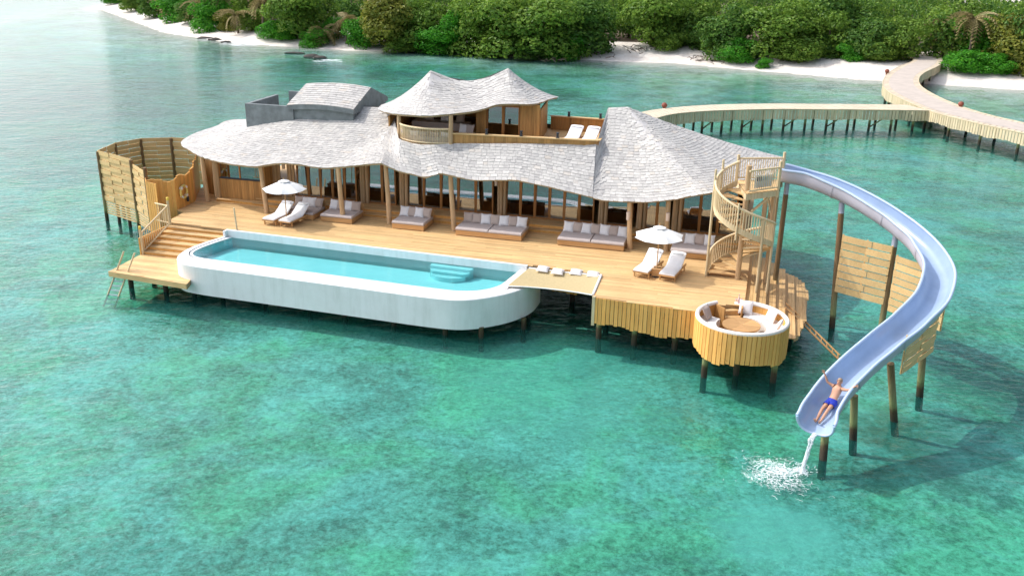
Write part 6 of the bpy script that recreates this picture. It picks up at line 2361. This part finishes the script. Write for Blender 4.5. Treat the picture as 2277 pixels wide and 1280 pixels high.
TL = [ (700, 92, 2.2, 2.6, "shrub", "leaf_bright", "bright low shrub below the sagging palm in the left part"), (900, 102, 3.0, 3.0, "shrub", "leaf_mid", "olive shrub at the foot of the yellow-green tree"), (1110, 112, 3.4, 3.4, "shrub", "leaf_mid", "low green growth under the tree above the tower's dip"), (1180, 116, 3.4, 3.2, "shrub", "leaf_dark", "dark low growth under the broad tree above the tower's right peak"), (1250, 116, 3.2, 3.6, "shrub", "leaf_bright", "brighter low growth below the overhanging broad tree"), (1480, 112, 3.0, 3.2, "shrub", "leaf_mid", "olive low growth right of the dark forest gap"), (1560, 116, 2.6, 2.8, "shrub", "leaf_dark", "dark low growth above the pale sandy bank"), (1640, 132, 2.6, 3.2, "shrub", "leaf_bright", "bright low growth under the dark tree by the pale bank"), (1770, 138, 3.2, 3.2, "shrub", "leaf_mid", "green low growth under the yellow-flecked tree"), (1820, 134, 2.8, 3.0, "shrub", "leaf_dark", "dark low growth left of the big tree by the landing"), (1950, 144, 2.4, 2.6, "shrub", "leaf_mid", "low growth at the foot of the dense tree near the landing"),
 # px, py(base), half width m, height m, kind, mat, label
    (255, 6, 3.0, 5, "shrub", "leaf_bright", "low green shrub farthest left along the beach"),
    (300, 22, 3.6, 5.5, "shrub", "leaf_mid", "rounded shrub second from the left at the beach's far end"),
    (345, 36, 3.2, 5.0, "shrub", "leaf_dark", "dark shrub at the left beach, left of the three drooping palms"),
    (395, 46, 3.4, 5.0, "shrub", "leaf_bright", "fresh green shrub below the leftmost palms"),
    (432, 54, 3.0, 3.6, "shrub", "leaf_dark", "low dark green shrub on sand left of the yellow bush"),
    (470, 64, 3.2, 5.5, "shrub", "leaf_bright", "bright shrub just left of the small yellow bush"),
    (505, 68, 1.9, 3.0, "shrub", "leaf_gold", "small yellow bush on the left beach under a palm"),
    (560, 72, 2.6, 3.4, "shrub", "leaf_mid", "low shrub between the yellow bush and the tall dark tree"),
    (610, 82, 2.6, 2.6, "shrub", "leaf_bright", "flat bright bush left of the tall olive tree"),
    (665, 84, 4.2, 9.5, "tree", "leaf_mid", "tall olive tree standing between the left palms"),
    (640, 84, 2.4, 3.0, "shrub", "leaf_bright", "green bush at the foot of the tall olive tree"),
    (745, 86, 2.4, 3.0, "shrub", "leaf_bright", "bright low bush right of the drooping palm in mid-left"),
    (805, 96, 2.7, 4.2, "shrub", "leaf_bright", "bright emerald shrub on the sand left of the tower roof"),
    (865, 98, 4.6, 9.0, "tree", "leaf_gold", "big yellow-green tree left above the tower roof"),
    (925, 98, 4.3, 8.5, "tree", "leaf_mid", "big tree between the yellow-green tree and bright shrubs"),
    (975, 106, 3.2, 3.6, "shrub", "leaf_bright", "bright wide shrub on the sand above the tower's left peak"),
    (1010, 105, 2.8, 5.6, "shrub", "leaf_bright", "taller bright shrub joined to the wide one above the tower"),
    (1070, 106, 4.6, 9.0, "tree", "leaf_mid", "leafy green tree above the dip of the tower roof"),
    (1140, 112, 4.8, 9.5, "tree", "leaf_mid", "broad green tree above the tower's right peak"),
    (1215, 116, 4.8, 9.5, "tree", "leaf_mid", "broad green tree leaning over the narrowest strip of sand"),
    (1290, 112, 4.4, 8.5, "tree", "leaf_dark", "darker green tree at the left of the dark forest gap"),
    (1452, 108, 4.6, 9.0, "tree", "leaf_mid", "olive green tree right of the dark forest gap"),
    (1520, 106, 3.6, 8.0, "tree", "leaf_mid", "tree between the sandy bank and the second dark gap"),
    (1628, 126, 3.9, 8.0, "tree", "leaf_dark", "dark green tree with bright lower leaves by the pale bank"),
    (1740, 132, 4.4, 8.2, "tree", "leaf_mid", "tree with scattered yellow leaves over the right beach"),
    (1700, 140, 1.0, 1.3, "shrub", "leaf_bright", "tiny bright bush alone on the right beach sand"),
    (1850, 122, 4.6, 9.5, "tree", "leaf_dark", "large dark tree left of the jetty landing"),
    (1885, 140, 2.0, 2.7, "shrub", "leaf_bright", "bright bush on the sand left of the jetty landing"),
    (1930, 140, 3.3, 6.2, "tree", "leaf_dark", "dense tree right of the bright bush near the landing"),
    (1985, 142, 3.0, 6.5, "tree", "leaf_mid", "tree whose crown meets the jetty's left edge"),
    (2145, 162, 3.0, 2.6, "shrub", "leaf_bright", "wide bright bush right of the jetty landing"),
    (2175, 150, 3.2, 6.5, "tree", "leaf_bright", "bright green tree right of the jetty landing"),
    (2215, 166, 2.2, 2.4, "shrub", "leaf_bright", "low bright bush near the right edge of the beach"),
    (2240, 158, 3.4, 7.5, "tree", "leaf_gold", "yellow-brown tree at the right edge"),
    (2300, 168, 3.6, 7.0, "tree", "leaf_gold", "yellow-brown tree partly cut by the right edge of the frame"),
]
for i, (px, py, rad, h, kind, mat, lab) in enumerate(TL):
    tree(kind, mat, gp(px, py - 1), rad * (1.22 if kind == 'tree' else 1.05), h * (0.86 if kind == 'tree' else 1.0), lab, GR, "tree" if kind == "tree" else "shrub", var=i % 2)

# palms
def palm_parts():
    fr = MB()
    L = 3.4
    rows_ = []
    for k in range(11):
        f = k / 10
        x = L * (f - 0.16 * f * f)
        z = 0.9 * f * (1 - f) * 1.6 - 1.75 * f ** 2.2
        w = 0.08 + 0.62 * sin(pi * min(1, f * 0.9 + 0.06)) ** 0.7
        for s in (-1, 1):
            for q in range(2):
                xx = x + q * 0.16
                fr.add([(xx, 0, z), (xx + 0.10, s * 0.02, z - 0.02), (xx + 0.34, s * w, z - 0.34 * w - 0.12), (xx + 0.22, s * w, z - 0.36 * w - 0.12)], [(0, 1, 2, 3)])
    fr.tube([(L * (k / 10 - 0.16 * k * k / 100), 0, 0.9 * k / 10 * (1 - k / 10) * 1.6 - 1.75 * (k / 10) ** 2.2) for k in range(11)], [0.045 - 0.003 * k for k in range(11)], 5)
    return fr
PALM = [None, None]
def palm(px, py, h, label, mat='palm', sc=1.0):
    b = gp(px, py)
    t = thing("palm_tree", label, "palm tree", b, R(0, 6.28), "palms along the island's beach")
    le = Vector((R(-.8, .8), R(-.8, .8), h))
    MB().tube([(0, 0, -0.4), (le.x * .2, le.y * .2, h * .4), (le.x * .6, le.y * .6, h * .75), tuple(le)], [0.22, 0.16, 0.14, 0.12], 8).build("trunk", MAT['bark'], t, smooth=60)
    for k in range(18):
        if PALM[0] is None:
            PALM[0] = palm_parts().build("frond", MAT['palm'], None)
            o = PALM[0]
        else:
            o = PALM[0].copy()
            COL.objects.link(o)
        o.parent = t
        o.location = le
        o.rotation_euler = (R(-.25, .25), R(-0.65, 0.75) , 2 * pi * k / 18 * 2.4 + R(-.2, .2))
        s = sc * R(.8, 1.1)
        o.scale = (s, s, s)
for a in [(375, 42, 3.2, "palm with drooping fronds farthest left above the beach"), (440, 56, 3.7, "drooping palm second from the left above the beach"), (530, 72, 3.0, "brownish palm above the small yellow bush"), (585, 76, 5.2, "tall brown palm left of the tall olive tree"),
          (715, 89, 1.9, "short sagging palm on the sand right of the olive tree"), (770, 92, 3.5, "spiky palm left of the emerald shrub"), (835, 92, 6.6, "palm peeking over the yellow-green tree"), (2150, 152, 6.0, "palm with long tan fronds above the jetty landing"),
          (2095, 140, 4.6, "palm with dead hanging fronds right of the jetty's dark tunnel"), (490, 62, 5.6, "tall palm behind the drooping palms at left"), (640, 82, 7.2, "tall palm beside the olive tree")]:
    palm(*a)

# the forest behind reads as one mass
fb = {m: MB() for m in ('leaf_dark', 'leaf_mid')}
fk = MB()
random.seed(5)
for k in range(400):
    x = R(-150, 120) if k < 300 else R(0, 110)
    back = R(4, 62) if k > 110 else R(3.5, 16)
    if k >= 300:
        back = R(20, 130)
    if k >= 385:
        x, back = R(44, 62), R(16, 34)
    y = shore_y(x) + back * 1.35 + (9 if x < 10 else 5)
    # leave the jetty's path into the wood open and dark
    if 47 < x < 56 and y < 136:
        continue
    h = R(5.2, 7.8)
    rad = R(3.0, 4.8)
    z = ground_z(x, y)
    m = 'leaf_dark' if random.random() < 0.6 else 'leaf_mid'
    lobes = [(x + R(-.5, .5) * rad, y + R(-.5, .5) * rad, z + h * R(.10, .9), rad * R(.4, .62)) for _ in range(9)]
    leaf_cloud(fb[m], lobes, 1300 if k < 111 else 600, 0.5)
    fk.tube([(x, y, z - .3), (x + R(-.5, .5), y, z + h * .7)], [0.22, 0.1], 6)
for m, lab in (('leaf_dark', "dark green forest filling the island behind the beach trees"), ('leaf_mid', "lighter green crowns scattered through the island forest")):
    o = fb[m].build("forest_canopy", MAT[m], None, kind="stuff")
    o["label"], o["category"] = lab, "forest"
o = fk.build("forest_trunks", MAT['bark'], None, kind="stuff", smooth=60)
o["label"], o["category"] = "grey trunks standing in the shade of the island forest", "forest"
fl_ = MB()
random.seed(9)
pts_ = [x for x in range(-150, 121, 3)]
fl_.rows([[(x, shore_y(x) + off * 1.25, ground_z(x, shore_y(x) + off * 1.25) + 0.05) for x in pts_] for off in (10.5, 17, 25, 45, 80, 140, 240)])
fl_.build("forest_floor", MAT['litter'], kind="structure", smooth=80)
dw = MB()
for k in range(70):
    cx_, cy_ = random.choice(((1330, 112), (1345, 116), (1420, 112), (1560, 125), (1600, 128), (1240, 124)))
    p = gp(cx_ + R(-26, 26), cy_ + R(-3, 4))
    q = p + Vector((R(-1.4, 1.4), R(-.8, .8), R(0, .35)))
    dw.tube([p + Vector((0, 0, .08)), p.lerp(q, .5) + Vector((R(-.2, .2), 0, R(.1, .4))), q], [0.06, 0.045, 0.015], 5)
o = dw.build("driftwood", MAT['bark'], None, kind="stuff", smooth=60)
o["label"], o["category"] = "tangled bare driftwood and roots on the sand below the trees", "driftwood"
